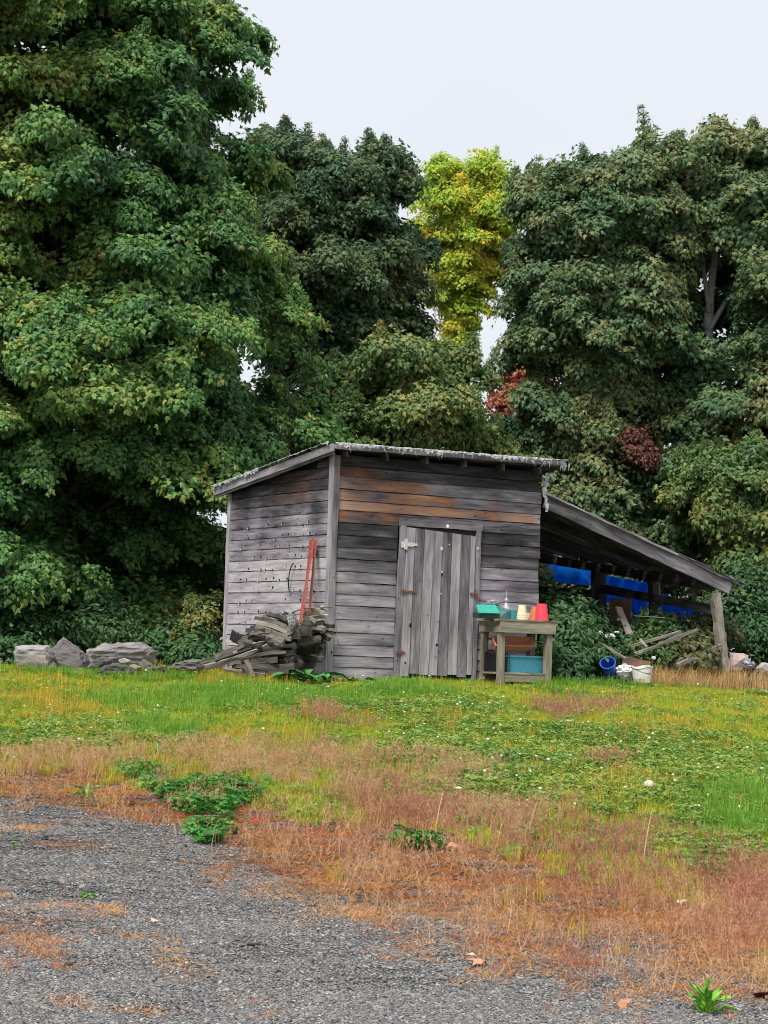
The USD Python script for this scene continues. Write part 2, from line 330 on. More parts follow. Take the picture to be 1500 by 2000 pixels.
def left_wear(z):
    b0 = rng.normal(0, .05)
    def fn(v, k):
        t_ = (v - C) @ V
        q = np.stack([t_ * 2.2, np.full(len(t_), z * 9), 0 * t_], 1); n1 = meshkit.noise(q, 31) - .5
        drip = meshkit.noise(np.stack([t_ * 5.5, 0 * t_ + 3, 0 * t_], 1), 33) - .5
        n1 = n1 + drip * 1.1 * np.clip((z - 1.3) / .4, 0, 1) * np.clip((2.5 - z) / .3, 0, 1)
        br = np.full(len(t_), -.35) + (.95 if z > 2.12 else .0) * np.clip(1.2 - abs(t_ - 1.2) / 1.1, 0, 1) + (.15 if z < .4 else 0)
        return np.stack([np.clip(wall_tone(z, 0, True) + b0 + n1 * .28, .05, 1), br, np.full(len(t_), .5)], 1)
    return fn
# dark inner walls behind the boards
def quadbox(s0, s1, t0, t1, z0, z1):
    m = trimesh.creation.box([s1 - s0, t1 - t0, z1 - z0]); m.apply_translation([(s0 + s1) / 2, (t0 + t1) / 2, (z0 + z1) / 2])
    m.vertices = C + m.vertices[:, :1] * U + m.vertices[:, 1:2] * V + m.vertices[:, 2:] * Z; m.fix_normals(); return m
obj('inner_wall', cat([quadbox(.03, W - .03, .03, .06, -.15, 2.66), quadbox(.03, .06, .06, L - .06, -.15, 2.34), quadbox(W - .06, W - .02, .06, L - .06, -.15, 2.34), quadbox(.03, W - .03, L - .05, L - .02, -.15, 2.34)]), dark_inside, shed)
zl = [-.2, .036, .18, .32, .47, .64, .81, .955, 1.10, 1.24, 1.40, 1.55, 1.70, 1.86, 2.015, 2.14, 2.28, 2.44, 2.57, 2.71]
DL, DR, DT = .955, 2.175, 1.968                      # door frame outside
def siding_run(s0, s1, z0, z1, wf, n):
    zc, h = (z0 + z1) / 2, z1 - z0 - .007
    tilt = .05
    wd = unit(Z + V * tilt)                             # the lower edge stands proud
    e = rng.normal(0, .002, 2)
    board('siding_board', shed, S(s0, .006, zc + e[0]), S(s1, .006, zc + e[1]), h, .018, wd, siding, n=n, wearf=wf, jit=.0016)
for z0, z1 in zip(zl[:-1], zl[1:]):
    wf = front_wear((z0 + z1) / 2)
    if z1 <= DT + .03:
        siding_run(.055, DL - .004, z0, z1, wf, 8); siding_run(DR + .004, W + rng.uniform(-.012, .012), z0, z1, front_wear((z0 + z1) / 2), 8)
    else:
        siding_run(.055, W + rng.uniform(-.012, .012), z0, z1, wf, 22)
def roof_under(t): return 2.735 - .107 * (t + .15)
zleft = [-.16, .10, .265, .41, .553, .696, .84, .983, 1.127, 1.27, 1.414, 1.557, 1.70, 1.845, 1.988, 2.132, 2.28, 2.42, 2.56, 2.70]
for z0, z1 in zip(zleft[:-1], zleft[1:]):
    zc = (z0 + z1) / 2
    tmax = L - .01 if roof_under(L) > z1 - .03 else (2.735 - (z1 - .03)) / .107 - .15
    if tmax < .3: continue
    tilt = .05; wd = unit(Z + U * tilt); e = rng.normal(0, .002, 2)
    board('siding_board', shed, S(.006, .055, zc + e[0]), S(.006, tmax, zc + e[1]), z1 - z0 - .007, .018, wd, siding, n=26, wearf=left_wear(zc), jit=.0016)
# right wall and back wall of plain boards (seen only from aside)
for z0, z1 in zip(zleft[:-2], zleft[1:-1]):
    zc = (z0 + z1) / 2; tm = min(L, (2.735 - zc) / .107 - .2)
    board('siding_board', shed, S(W - .006, .03, zc), S(W - .006, tm, zc), z1 - z0 - .01, .018, Z, siding, tone=.3, brown=-.3)
    if z1 < 2.4: board('siding_board', shed, S(.03, L, zc), S(W - .03, L, zc), z1 - z0 - .01, .018, Z, siding, tone=.4, brown=-.3)
# nail heads and their chips on the left wall
nails, chips = [], []
for z0 in zleft[3:14]:
    for c in range(12):
        for zo in (.035,):
            if rng.uniform() < .3: continue
            t_ = .38 + c * .205 + rng.normal(0, .022); z_ = z0 + zo + rng.normal(0, .014)
            m = trimesh.creation.icosphere(0, 1.0); m.vertices *= np.array([.004, .018, .014]) * rng.uniform(.5, 1.25); nails.append(orient(m, U, V, Z, S(-.012, t_, z_)))
            if rng.uniform() < .5:
                m = trimesh.creation.icosphere(0, 1.0); m.vertices = R.from_euler('x', .8).apply(m.vertices * [.004, .02, .008]); chips.append(orient(m, U, V, Z, S(-.014, t_ + .03, z_ - .018)))
obj('nail_head', cat(nails), plain('rusty_nail', (.02, .017, .016), .8), shed, kind='stuff')
obj('wood_chip', cat(chips), plain('raw_wood_fleck', (.42, .38, .38), .8), shed, kind='stuff')
# corner posts
def post(s0, t0, z0, s1, t1, z1, w, t, wd, tone, brown=-.3, **kw):
    return board('corner_post', shed, S(s0, t0, z0), S(s1, t1, z1), w, t, wd, siding, tone=tone, brown=brown, n=10, **kw)
post(.028, -.012, -.12, .034, -.012, 2.70, .075, .028, U, .62, wearf=lambda v, k: np.stack([.5 + .15 * (k < .5) + 0 * k, np.where(k > .82, .25, -.35), .5 + 0 * k], 1), label='front face of the near corner post, brown at its top')
post(-.012, .03, -.12, -.012, .03, 2.72, .028, .10, U, .72)
post(-.012, L - .03, -.1, -.010, L - .01, 2.36, .028, .08, U, .8)
post(W + .012, L - .03, -.1, W + .012, L - .03, 2.3, .028, .08, U, .5)
# roof
RS0, RS1, RT0, RT1 = -.10, 3.38, -.16, 3.40
def rz(t): return 2.845 - .107 * (t + .15)
n_roof = 9
for i in range(n_roof):
    t0, t1 = RT0 + (RT1 - RT0) * i / n_roof, RT0 + (RT1 - RT0) * (i + 1) / n_roof; tc = (t0 + t1) / 2
    board('roof_board', shed, S(RS0 + .03, tc, rz(tc) - .045), S(RS1 - .02, tc, rz(tc) - .035), (t1 - t0) - .006, .022, V - .107 * Z, siding, tone=.35, brown=-.3, n=4)
felt = plain('roofing_felt', (.10, .10, .105), .9, .4, 6.0)
nn = 24; fv = []
for i in range(nn + 1):
    for j in range(8):
        s_, t_ = RS0 - .012 + (RS1 - RS0 + .03) * i / nn, RT0 - .012 + (RT1 - RT0 + .02) * j / 7
        fv.append(S(s_, t_, rz(t_) - .016 + .012 * meshkit.noise(np.array([s_ * 3, t_ * 3, 0]), 8)))
fv = np.array(fv); q = (np.arange(nn)[:, None] * 8 + np.arange(7)[None]).ravel()
ff = np.concatenate([np.stack([q, q + 8, q + 9], 1), np.stack([q, q + 9, q + 1], 1)])
fm = cat([trimesh.Trimesh(fv, ff, process=False), trimesh.Trimesh(fv - [0, 0, .012], ff[:, ::-1], process=False)])
obj('roofing_felt', fm, felt, shed)
wl = lambda a, b: (lambda v, k: np.stack([a + (b - a) * k, np.full(len(k), -.4), np.full(len(k), .5)], 1))
board('fascia_board', shed, S(RS0 - .012, RT0 - .02, rz(RT0) - .068), S(RS0 - .012, RT1, rz(RT1) - .075), .095, .022, Z, siding, n=14, wearf=wl(.62, .7), jit=.002, label='long fascia board along the left rake of the roof')
board('fascia_board', shed, S(RS0 + .012, RT0 + .02, rz(RT0) - .118), S(RS0 + .012, RT1 - .02, rz(RT1) - .125), .06, .022, Z, siding, n=14, wearf=wl(.5, .6), jit=.002)
board('fascia_board', shed, S(RS0, RT0 - .014, rz(RT0) - .055), S(RS1, RT0 - .014, rz(RT0) - .015), .062, .022, Z, siding, n=16, wearf=wl(.55, .42), jit=.003, label='thin fascia board along the front eave')
board('fascia_board', shed, S(RS1 - .01, RT0, rz(RT0) - .03), S(RS1 - .01, RT1, rz(RT1) - .06), .07, .022, Z, siding, n=10, tone=.55, brown=.1)
for i in range(6):
    s_ = .12 + i * .58
    board('rafter', shed, S(s_, RT0 + .04, rz(RT0) - .115), S(s_, RT1 - .05, rz(RT1) - .115), .11, .04, Z, siding, n=4, tone=.25, brown=-.3)
# torn plastic sheet along the eave
plastic = mat('torn_plastic', {'ge': ('geometry', {}), 'n': ('noise_texture', {'scale': 30.0, 'detail': 3.0}), 'r': ('rgb_ramp', {'ramp': [(.3, (.28, .29, .30)), (.7, (.64, .65, .67))]}),
    'p': ('principled_bsdf', {'roughness': .4}), 't': ('translucent_bsdf', {'color': (.6, .6, .62)}), 'm': ('mix_closure', {'fac': .3})},
    [('ge.position', 'n.vector'), ('n.fac', 'r.fac'), ('r.color', 'p.base_color'), ('p.BSDF', 'm.closure1'), ('t.BSDF', 'm.closure2')], 'm.closure')
def ragged(P, drop, outn, dens=50, amp=1.0, seed=0):
    """a torn strip hung along the polyline P(k): crumpled, ragged lower edge and hanging wisps"""
    g = np.random.default_rng(seed); vs, fs = [], []
    n = dens; rows = 4
    for i in range(n + 1):
        k = i / n; p = P(k); d = drop(k) * (.35 + 1.0 * g.uniform() ** 1.5)
        for j in range(rows):
            vs.append(p + Z * (.012 + .012 * g.uniform() - d * j / (rows - 1)) + outn * (.014 + .016 * g.uniform() * (j > 0)))
    for i in range(n):
        for j in range(rows - 1):
            a = i * rows + j; fs += [(a, a + rows, a + rows + 1), (a, a + rows + 1, a + 1)]
    for i in range(int(n * .28 * amp)):
        k = g.uniform(); p = P(k) + outn * .02 - Z * drop(k) * .4; l = g.uniform(.02, .10) * amp; w = g.uniform(.004, .012); side_ = unit(P(min(1, k + .01)) - P(max(0, k - .01)))
        b = len(vs); sw = side_ * g.normal(0, .02)
        vs += [p - side_ * w, p + side_ * w, p - Z * l * .6 + sw + side_ * w * .5, p - Z * l + sw * 2]; fs += [(b, b + 1, b + 2), (b, b + 2, b + 3)]
    return np.array(vs), np.array(fs)
Pf = lambda k: S(RS0 + (RS1 - RS0) * k, RT0 - .03, rz(RT0) - .02 + .035 * k)
obj('torn_plastic_sheet', ragged(Pf, lambda k: .058 * (.55 + .5 * math.sin(9 * k + 1) ** 2) * (1 if k < .93 else .3), -V, 140, 1.0, 3), plastic, shed, label='torn whitish plastic sheet flapping along the front eave')
Pl = lambda k: S(RS0 - .03, RT0 + .05 + (RT1 - RT0) * k, rz(RT0 + (RT1 - RT0) * k) - .005)
obj('torn_plastic_sheet', ragged(Pl, lambda k: .014 + .04 * (k > .55) * (k < .97) + .03 * (k < .03), -U, 80, .12, 4), plastic, shed, label='pale plastic edge along the left rake of the roof')
Pr = lambda k: S(3.13 + .05 * math.sin(6 * k), -.02, 2.68 - .5 * k)
vs, fs = [], []
gq = np.random.default_rng(9)
for i in range(16):
    k = i / 15; c_ = S(3.135 + .05 * abs(math.cos(3.4 * k)) + .012 * gq.normal(), -.05, 2.70 - .52 * k); w_ = .012 + .022 * gq.uniform()
    vs += [c_ - U * w_, c_ + U * w_ - V * .02 * gq.uniform()]
for i in range(15): fs += [(2 * i, 2 * i + 1, 2 * i + 3), (2 * i, 2 * i + 3, 2 * i + 2)]
obj('torn_plastic_sheet', (np.array(vs), np.array(fs)), plastic, shed, label='twisted plastic strip hanging down the right corner')
vs, fs = [], []
for i in range(9):
    c_ = S(3.36 + .03 * gq.normal(), RT0 - .03, rz(RT0) - .01); b = len(vs); l = gq.uniform(.05, .14)
    vs += [c_ - U * .014, c_ + U * .014, c_ - Z * l + U * .03 * gq.normal()]; fs.append((b, b + 1, b + 2))
obj('torn_plastic_sheet', (np.array(vs), np.array(fs)), plastic, shed, label='ragged plastic tuft at the right end of the eave')

# door frame and door
fr = lambda a, b, w, t, wd, tone, br=-.3, **kw: board('door_frame', shed, a, b, w, t, wd, siding, tone=tone, brown=br, n=10, **kw)
fr(S(.985, -.022, -.13), S(1.015, -.022, DT - .10), .085, .03, U, .55)
fr(S(2.135, -.022, -.13), S(2.150, -.022, DT - .10), .075, .03, U, .55)
fr(S(.962, -.024, DT - .052), S(2.20, -.024, DT - .046), .098, .032, Z, .48)
obj('door_opening', quadbox(1.03, 2.10, -.008, .02, -.1, DT - .09), dark_inside, shed)
dl0, dr0, dl1, dr1 = 1.030, 2.100, 1.062, 2.098
door = obj('door', cat([quadbox(1.07, 2.06, -.022, -.006, .25, .37), quadbox(1.07, 2.06, -.022, -.006, 1.45, 1.57)]), dark_inside, shed, label='plank door hung slightly askew with rusty hinges')
fr_ = [0, .125, .255, .395, .515, .655, .785, .925, 1.0]
dt_ = [.70, .44, .70, .66, .42, .70, .46, .74]
for i in range(8):
    a, b = fr_[i], fr_[i + 1]; m_ = (a + b) / 2
    zt = 1.852 - .062 * m_
    tt = dt_[i]
    def wf(v, k, tt=tt, i=i):
        x = np.full(len(k), tt) + .12 * (k < .35) * (1 - k / .35) - .12 * np.clip((k - .8) / .2, 0, 1) * (i in (2, 4, 6)) + (.2 * np.clip(.6 - k, 0, 1) if tt < .45 else 0)
        return np.stack([x, -.42 + .25 * (k < .06) + 0 * k, .5 + 0 * k], 1)
    board('door_board', door, S(dl0 + (dr0 - dl0) * m_, -.034 - .004 * (i % 2), -.03 + .012 * rng.normal()), S(dl1 + (dr1 - dl1) * m_, -.034 - .004 * (i % 2), zt), (b - a) * 1.05 - .008, .02, U, siding, n=12, wearf=wf, cut1=-.008, jit=.0018)
rust = plain('rusty_iron', (.16, .06, .04), .75, .5, 40.0); zinc = plain('pale_zinc', (.5, .5, .49), .45, .25, 50.0); black = plain('dark_hole', (.01, .01, .01), .9)
def fplate(s0, s1, z0, z1, t, th=.008): return quadbox(s0, s1, t - th, t, z0, z1)
obj('hinge', cat([fplate(1.035, 1.07, 1.56, 1.70, -.05), fplate(.985, 1.033, 1.585, 1.665, -.04), quadbox(1.03, 1.042, -.062, -.046, 1.565, 1.70), fplate(1.07, 1.16, 1.605, 1.655, -.05), fplate(1.16, 1.215, 1.615, 1.648, -.05)]), zinc, door, label='pale strap hinge at the top of the door')
obj('hinge', cat([fplate(.99, 1.22, 1.015, 1.04, -.05), quadbox(1.035, 1.05, -.06, -.045, 1.0, 1.055)]), rust, door, label='rusty strap hinge halfway down the door')
obj('hinge', cat([fplate(.95, 1.09, .235, .262, -.05), quadbox(1.03, 1.045, -.06, -.045, .215, .275)]), rust, door, label='rusty strap hinge at the foot of the door')
obj('latch', cat([fplate(2.03, 2.14, 1.02, 1.055, -.052, .012), fplate(2.09, 2.13, 1.06, 1.10, -.05), quadbox(2.10, 2.115, -.09, -.045, 1.03, 1.045)]), rust, door, label='rusty hasp on the right edge of the door')
def disc(s, z, t, r, sq=1.0):
    m = trimesh.creation.icosphere(1, 1.0); m.vertices *= [r, .005, r * sq]; return orient(m, U, V, Z, S(s, t, z))
obj('knot_hole', cat([disc(1.16, .60, -.046, .022, 1.3), disc(1.10, .12, -.048, .014), disc(1.56, .36, -.046, .022), disc(1.60, 1.27, -.045, .016, 1.6)]), black, door)
obj('knot', cat([disc(1.585, 1.60, -.048, .02, 1.3), disc(1.60, 1.30, -.047, .013), disc(1.60, 1.02, -.047, .011)]), plain('pale_knot', (.5, .47, .45), .8), door)
obj('nail_patch', cat([disc(1.01, 1.62, -.042, .022), disc(2.135, 1.63, -.042, .018, 1.4), disc(1.70, 1.66, -.046, .012)]), plain('flaked_paint', (.5, .38, .36), .8), shed)
obj('shell_knob', disc(1.665, 1.895, -.046, .025), plain('white_shell', (.7, .66, .64), .5), shed, label='small white knob on the door lintel')
obj('rafter_knot', cat([disc(.05, .22, -.03, .012, 1.4)]), black, shed)

# ------------------------------------------------------------------ lean-to (part of the shed)
def lz(s, t):                                         # underside of its roof
    k = (s - 3.18) / 3.22
    return (2.30 * (1 - k) + 1.27 * k) + t * (.06 * (1 - k) + .125 * k)
LD = 4.7
for i in range(12):
    t0, t1 = -.02 + LD * i / 12, -.02 + LD * (i + 1) / 12; tc = (t0 + t1) / 2
    board('lean_to_roof_board', shed, S(3.16, tc, lz(3.16, tc) + .12), S(6.42 + rng.normal(0, .02), tc, lz(6.42, tc) + .12 + rng.normal(0, .006)), (t1 - t0) - .01, .022, V, siding, tone=.3, brown=-.3, n=8, jit=.004)
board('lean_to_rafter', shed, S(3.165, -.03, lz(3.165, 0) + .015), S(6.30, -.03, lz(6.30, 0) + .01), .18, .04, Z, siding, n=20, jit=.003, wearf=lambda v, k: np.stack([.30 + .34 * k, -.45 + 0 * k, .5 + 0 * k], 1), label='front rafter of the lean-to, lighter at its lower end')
board('lean_to_rafter', shed, S(3.165, -.055, lz(3.165, 0) + .118), S(6.42, -.055, lz(6.42, 0) + .115), .03, .05, Z, siding, n=20, jit=.006, tone=.62, brown=-.4, label='pale batten along the top of the front rafter')
for j, t_ in enumerate((.55, 1.1, 1.65, 2.2, 2.9, 3.6, 4.3)):
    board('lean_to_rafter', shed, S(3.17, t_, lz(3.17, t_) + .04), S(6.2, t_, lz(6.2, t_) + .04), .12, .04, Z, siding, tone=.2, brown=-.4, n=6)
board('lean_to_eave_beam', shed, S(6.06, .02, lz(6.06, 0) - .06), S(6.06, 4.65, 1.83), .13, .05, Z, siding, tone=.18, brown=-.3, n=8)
board('broken_shingle', shed, S(6.20, -.04, lz(6.2, 0) + .145), S(6.55, -.05, lz(6.5, 0) + .13), .09, .012, V, siding, tone=.62, brown=-.3, n=4, jit=.006)
board('broken_shingle', shed, S(5.35, -.05, lz(5.35, 0) + .14), S(6.35, -.05, lz(6.35, 0) + .14), .10, .012, V, siding, tone=.6, brown=-.3, n=8, jit=.008)
p_top, p_bot = front(1396, 1158, 0), front(1416, 1325, 0)
v_, f_, uv_, k_ = plank(p_bot, p_top, .125, .11, U, n=12, jit=.006)
obj('lean_to_post', (v_, f_), scrap, shed, uv=uv_, wear=np.stack([.72 + 0 * k_, -.35 + .5 * np.exp(-((k_ - .35) / .15) ** 2), .5 + 0 * k_], 1), label='leaning grey front post of the lean-to')
b_top, b_bot = front(1275, 1128, 1.55), front(1287, 1235, 1.55)
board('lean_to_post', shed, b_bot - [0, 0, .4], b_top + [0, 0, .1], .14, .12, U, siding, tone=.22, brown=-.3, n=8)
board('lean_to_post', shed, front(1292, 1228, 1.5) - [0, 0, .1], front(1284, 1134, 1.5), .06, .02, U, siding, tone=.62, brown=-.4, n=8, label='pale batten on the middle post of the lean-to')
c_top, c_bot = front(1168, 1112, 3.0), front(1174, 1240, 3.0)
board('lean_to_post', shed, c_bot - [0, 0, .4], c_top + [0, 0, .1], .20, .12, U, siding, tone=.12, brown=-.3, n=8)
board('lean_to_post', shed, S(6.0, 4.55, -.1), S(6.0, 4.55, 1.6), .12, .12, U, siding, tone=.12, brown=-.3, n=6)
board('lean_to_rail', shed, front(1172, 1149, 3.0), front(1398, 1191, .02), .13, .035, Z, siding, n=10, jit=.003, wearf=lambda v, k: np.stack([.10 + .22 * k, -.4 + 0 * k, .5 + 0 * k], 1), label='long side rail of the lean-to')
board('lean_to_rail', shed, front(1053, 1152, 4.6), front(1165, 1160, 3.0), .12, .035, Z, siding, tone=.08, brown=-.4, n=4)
board('lean_to_brace', shed, front(1408, 1262, -.05), front(1323, 1299, -.35), .05, .05, Z, scrap, tone=.7, brown=-.3, n=8, jit=.004, label='fallen pole brace against the front post')

# ------------------------------------------------------------------ scrap wood pile beside the left wall
def zp(x, y, D, k=5.1724, ox=390, oy=1140): return at(ox + x / k, oy + y / k, D)
PILE = [ # x0 y0 D0  x1 y1 D1  width thick tone brown
 (690,305,26.9, 890,372,26.15, .07,.035,.35,-.2),(560,345,26.75, 880,432,26.1, .055,.03,.40,-.2),(640,340,26.95, 900,415,26.3, .06,.03,.30,-.1),
 (560,385,26.6, 905,498,25.95, .07,.035,.60,-.2),(575,425,26.55, 925,560,25.85, .085,.04,.62,-.1),(625,485,26.5, 852,585,25.9, .075,.035,.62,-.2),
 (590,525,26.45, 832,612,25.85, .08,.035,.58,-.3),(680,565,26.4, 832,622,25.8, .05,.03,.66,-.3),(660,505,26.6, 900,560,26.0, .06,.03,.30,-.1),
 (395,612,26.35, 640,450,26.6, .085,.025,.60,.15),(318,512,26.7, 432,568,26.6, .16,.03,.10,-.1),(430,570,26.75, 520,500,26.8, .06,.03,.35,-.1),
 (150,735,26.0, 532,580,26.35, .06,.035,.56,-.2),(50,838,25.8, 700,620,26.15, .05,.04,.66,-.2),(0,850,25.95, 520,715,26.3, .05,.03,.30,-.2),
 (160,792,25.85, 565,650,26.2, .05,.03,.28,-.2),(0,800,26.15, 330,690,26.4, .06,.03,.45,-.2),(60,860,25.75, 430,742,26.0, .04,.03,.35,-.2),
 (290,802,26.0, 842,690,25.85, .06,.04,.32,-.2),(500,762,26.1, 972,610,25.85, .06,.04,.24,-.2),(510,785,25.95, 782,768,25.7, .08,.035,.38,-.2),
 (540,735,25.95, 872,695,25.75, .05,.04,.42,-.2),(330,835,26.0, 952,828,25.7, .06,.045,.36,-.2),(480,850,25.9, 962,856,25.65, .05,.04,.30,-.2),
 (540,890,25.8, 902,886,25.6, .05,.04,.33,-.2),(250,868,25.75, 662,925,25.6, .045,.035,.42,-.1),(640,665,25.95, 982,632,25.75, .05,.04,.26,-.2),(700,720,25.95, 960,700,25.7, .06,.04,.16,-.2),
 (468,772,25.6, 535,940,25.55, .075,.03,.52,.1),(435,850,25.65, 500,935,25.6, .09,.05,.40,.2),(300,820,25.8, 420,800,25.8, .05,.04,.5,-.1),
 (882,482,25.9, 1003,405,25.8, .14,.03,.66,-.3),(1040,310,26.1, 1225,285,25.7, .10,.03,.92,.05),(1228,328,25.75, 1302,326,25.7, .03,.04,.95,-.1),(1050,355,26.0, 1262,332,25.7, .05,.04,.58,-.2),
 (1030,398,26.0, 1175,388,25.75, .09,.04,.50,-.1),(1000,448,26.0, 1255,392,25.7, .07,.05,.33,-.1),(1115,338,25.8, 1172,392,25.7, .05,.03,.75,-.1),(1000,480,25.9, 1122,478,25.6, .15,.07,.44,.2),
 (1100,455,25.9, 1262,462,25.6, .09,.07,.42,-.1),(1180,490,25.9, 1312,560,25.6, .06,.05,.16,-.2),(1000,595,25.95, 1212,560,25.65, .10,.06,.48,-.2),(980,650,26.0, 1255,585,25.7, .06,.05,.22,-.2),
 (1195,420,25.9, 1352,432,25.6, .06,.05,.16,-.2),(1280,480,25.8, 1345,500,25.7, .05,.04,.5,.4),(920,530,25.9, 1000,500,25.7, .11,.05,.35,-.1),(1120,545,25.8,1215,545,25.6,.07,.05,.55,-.2),
 (1210,255,25.9, 1275,270,25.7, .05,.03,.88,.1),(840,312,26.6, 905,300,26.4, .06,.03,.85,-.2),(760,330,26.7,900,345,26.4,.05,.03,.4,-.1),(1000,690,26.0,1180,640,25.8,.08,.06,.10,-.2),(1115,715,25.95,1250,738,25.75,.03,.03,.6,-.2),
 (960,760,25.9,1040,820,25.7,.08,.06,.14,-.2),(870,780,25.8,960,700,25.75,.07,.05,.3,-.2),(690,610,26.1,880,640,25.8,.05,.04,.2,-.2)]
special = {12: 'upper of two long grey planks leaning down left at the pile foot', 13: 'longest pale plank leaning from the grass up to the scrap wood pile', 9: 'wide tan board slanting up across the left of the scrap pile', 10: 'dark square board end standing at the left of the scrap pile',
    31: 'pale wide offcut lying below the crumpled clear bag on the pile', 32: 'fresh cream coloured board on top of the scrap pile', 33: 'short white board end poking right from the pile top', 38: 'thick brownish beam end facing right in the scrap pile', 28: 'short upright stake in front of the scrap pile', 40: None}
def pile_plank(row, label=None):
    x0, y0, D0, x1, y1, D1, w, t, tone, br = row
    wd = Z + U * rng.normal(0, .35) + V * rng.normal(0, .25)
    mx, my = (x0 + x1) / 2, (y0 + y1) / 2
    zl_, zg_ = (('grey plank sloping down left at the outer foot of the scrap pile', 'planks of the left foot of the scrap pile') if mx < 450 else
        ('plank end poking right at the shed corner end of the scrap pile', 'planks at the corner end of the scrap pile') if mx > 960 else
        ('dark plank in the lowest layers of the scrap pile above the grass', 'lowest planks of the scrap pile') if my > 720 else
        ('grey plank high in the upper middle of the scrap pile', 'upper planks of the scrap pile') if my < 560 else
        ('grey plank at mid height in the scrap pile below the top boards', 'middle planks of the scrap pile'))
    board('scrap_plank', '/World', zp(x0, y0, D0), zp(x1, y1, D1), w * .85, t * .7, wd, scrap, tone=float(np.clip(tone - .04 + rng.normal(0, .06), .05, 1)), brown=br - .1, n=5, jit=.004, bow=.01, label=label or zl_, cat='plank', group=None if label else zg_)
for i, row in enumerate(PILE): pile_plank(row, special.get(i))
g5 = np.random.default_rng(55)
for i in range(110):
    xx = g5.uniform(430, 1180); topy = np.interp(xx, [430, 560, 700, 1000, 1200], [700, 450, 380, 420, 480]); yy = g5.uniform(topy + 30, 880)
    if xx > 900 and yy > 720: continue
    D = 26.15 + g5.uniform(0, .45); l = g5.uniform(120, 260); sl = g5.choice([-.28, .3, 0.0, -.12]) + g5.normal(0, .06)
    pile_plank((xx - l / 2, yy - sl * l / 2, D + .15, xx + l / 2, yy + sl * l / 2, D - .15, g5.uniform(.04, .085), g5.uniform(.02, .045), g5.uniform(.08, .5), -.2))
clear = mat('clear_crumpled_plastic', {'p': ('principled_bsdf', {'base_color': (.26, .27, .28), 'roughness': .25, 'specular_ior_level': .6}), 't': ('transparent_bsdf', {}), 'm': ('mix_closure', {'fac': .35})}, [('p.BSDF', 'm.closure1'), ('t.BSDF', 'm.closure2')], 'm.closure')
def crumple(size, loc, seed, amp=.45, sub=3, freq=6.0, flat=0.0):
    m = trimesh.creation.icosphere(sub, 1.0); p = m.vertices
    n1 = np.abs(meshkit.noise(p * 2.3 + seed, seed) - .5) * 2; n2 = np.abs(meshkit.noise(p * freq + seed, seed + 1) - .5) * 2
    m.vertices = p * (1 - amp * .7 * n1 - amp * .5 * n2)[:, None] * np.array(size)
    if flat: m.vertices[:, 2] = np.maximum(m.vertices[:, 2], -size[2] * flat)
    m.apply_translation(loc); return m
obj('plastic_bag', crumple((.07, .04, .12), zp(935, 360, 25.75), 3, .7, 3, 7), clear, label='crumpled clear plastic bag on top of the scrap wood pile', cat='plastic bag')
wire_grey = plain('grey_wire', (.12, .11, .10), .6); wire_black = plain('black_cable', (.012, .012, .014), .5); stickm = plain('bare_twig', (.16, .11, .07), .8)
def curve(pts, n=24):
    pts = np.array(pts, float); k = np.linspace(0, 1, len(pts)); kk = np.linspace(0, 1, n)
    return np.stack([PchipInterpolator(k, pts[:, i])(kk) for i in range(3)], 1)
obj('bent_branch', tube(curve([zp(938, 300, 25.7), zp(985, 270, 25.62), zp(1080, 250, 25.6), zp(1200, 243, 25.6), zp(1345, 234, 25.65)]), np.linspace(.012, .007, 24)), stickm, label='thin bent branch lying over the top of the scrap pile', cat='branch')
obj('loose_wire', tube(curve([zp(1330, 285, 25.7), zp(1362, 350, 25.66), zp(1378, 440, 25.64), zp(1388, 540, 25.64), zp(1412, 635, 25.66)]), .005, 6), wire_grey, label='thin grey wire hanging from the scrap pile over the shed corner', cat='wire')
obj('black_cable', tube(curve([side(400 + 650 / 3.75, 840 + 975 / 3.75, -.03), side(400 + 625 / 3.75, 840 + 1025 / 3.75, -.05), side(400 + 613 / 3.75, 840 + 1110 / 3.75, -.05), side(400 + 620 / 3.75, 840 + 1185 / 3.75, -.03)]), .008, 6), wire_black, label='short curved black cable hanging on the left wall', cat='cable')
red = plain('red_oxide_paint', (.25, .062, .045), .6, .35, 25.0)
def tpost(p0, p1, label):
    a = unit(p1 - p0); w = unit(np.cross(a, V)); d = np.cross(a, w); L_ = np.linalg.norm(p1 - p0)
    th = thing('fence_post', label, 'fence post', p0)
    web = box((.034, .006, L_), (0, 0, L_ / 2)); fl = box((.006, .03, L_), (.0, .018, L_ / 2))
    studs = cat([box((.012, .008, .014), (0, -.007, z)) for z in np.arange(.08, L_ - .05, .055)])
    obj('flange', orient(web, w, d, a, p0), red, th); obj('web', orient(fl, w, d, a, p0), red, th); obj('stud', orient(studs, w, d, a, p0), red, th, kind='stuff')
tpost(side(592, 1200, -.28), side(607.5, 1055, -.05), 'leftmost of the three upper red steel fence posts leaning on the wall')
tpost(side(585.5, 1218, -.62), side(612, 1052, -.05), 'long red steel fence post leaning in front of the pile, its foot showing')
tpost(side(604, 1200, -.30), side(616.5, 1056, -.05), 'rightmost red steel fence post leaning on the left wall')

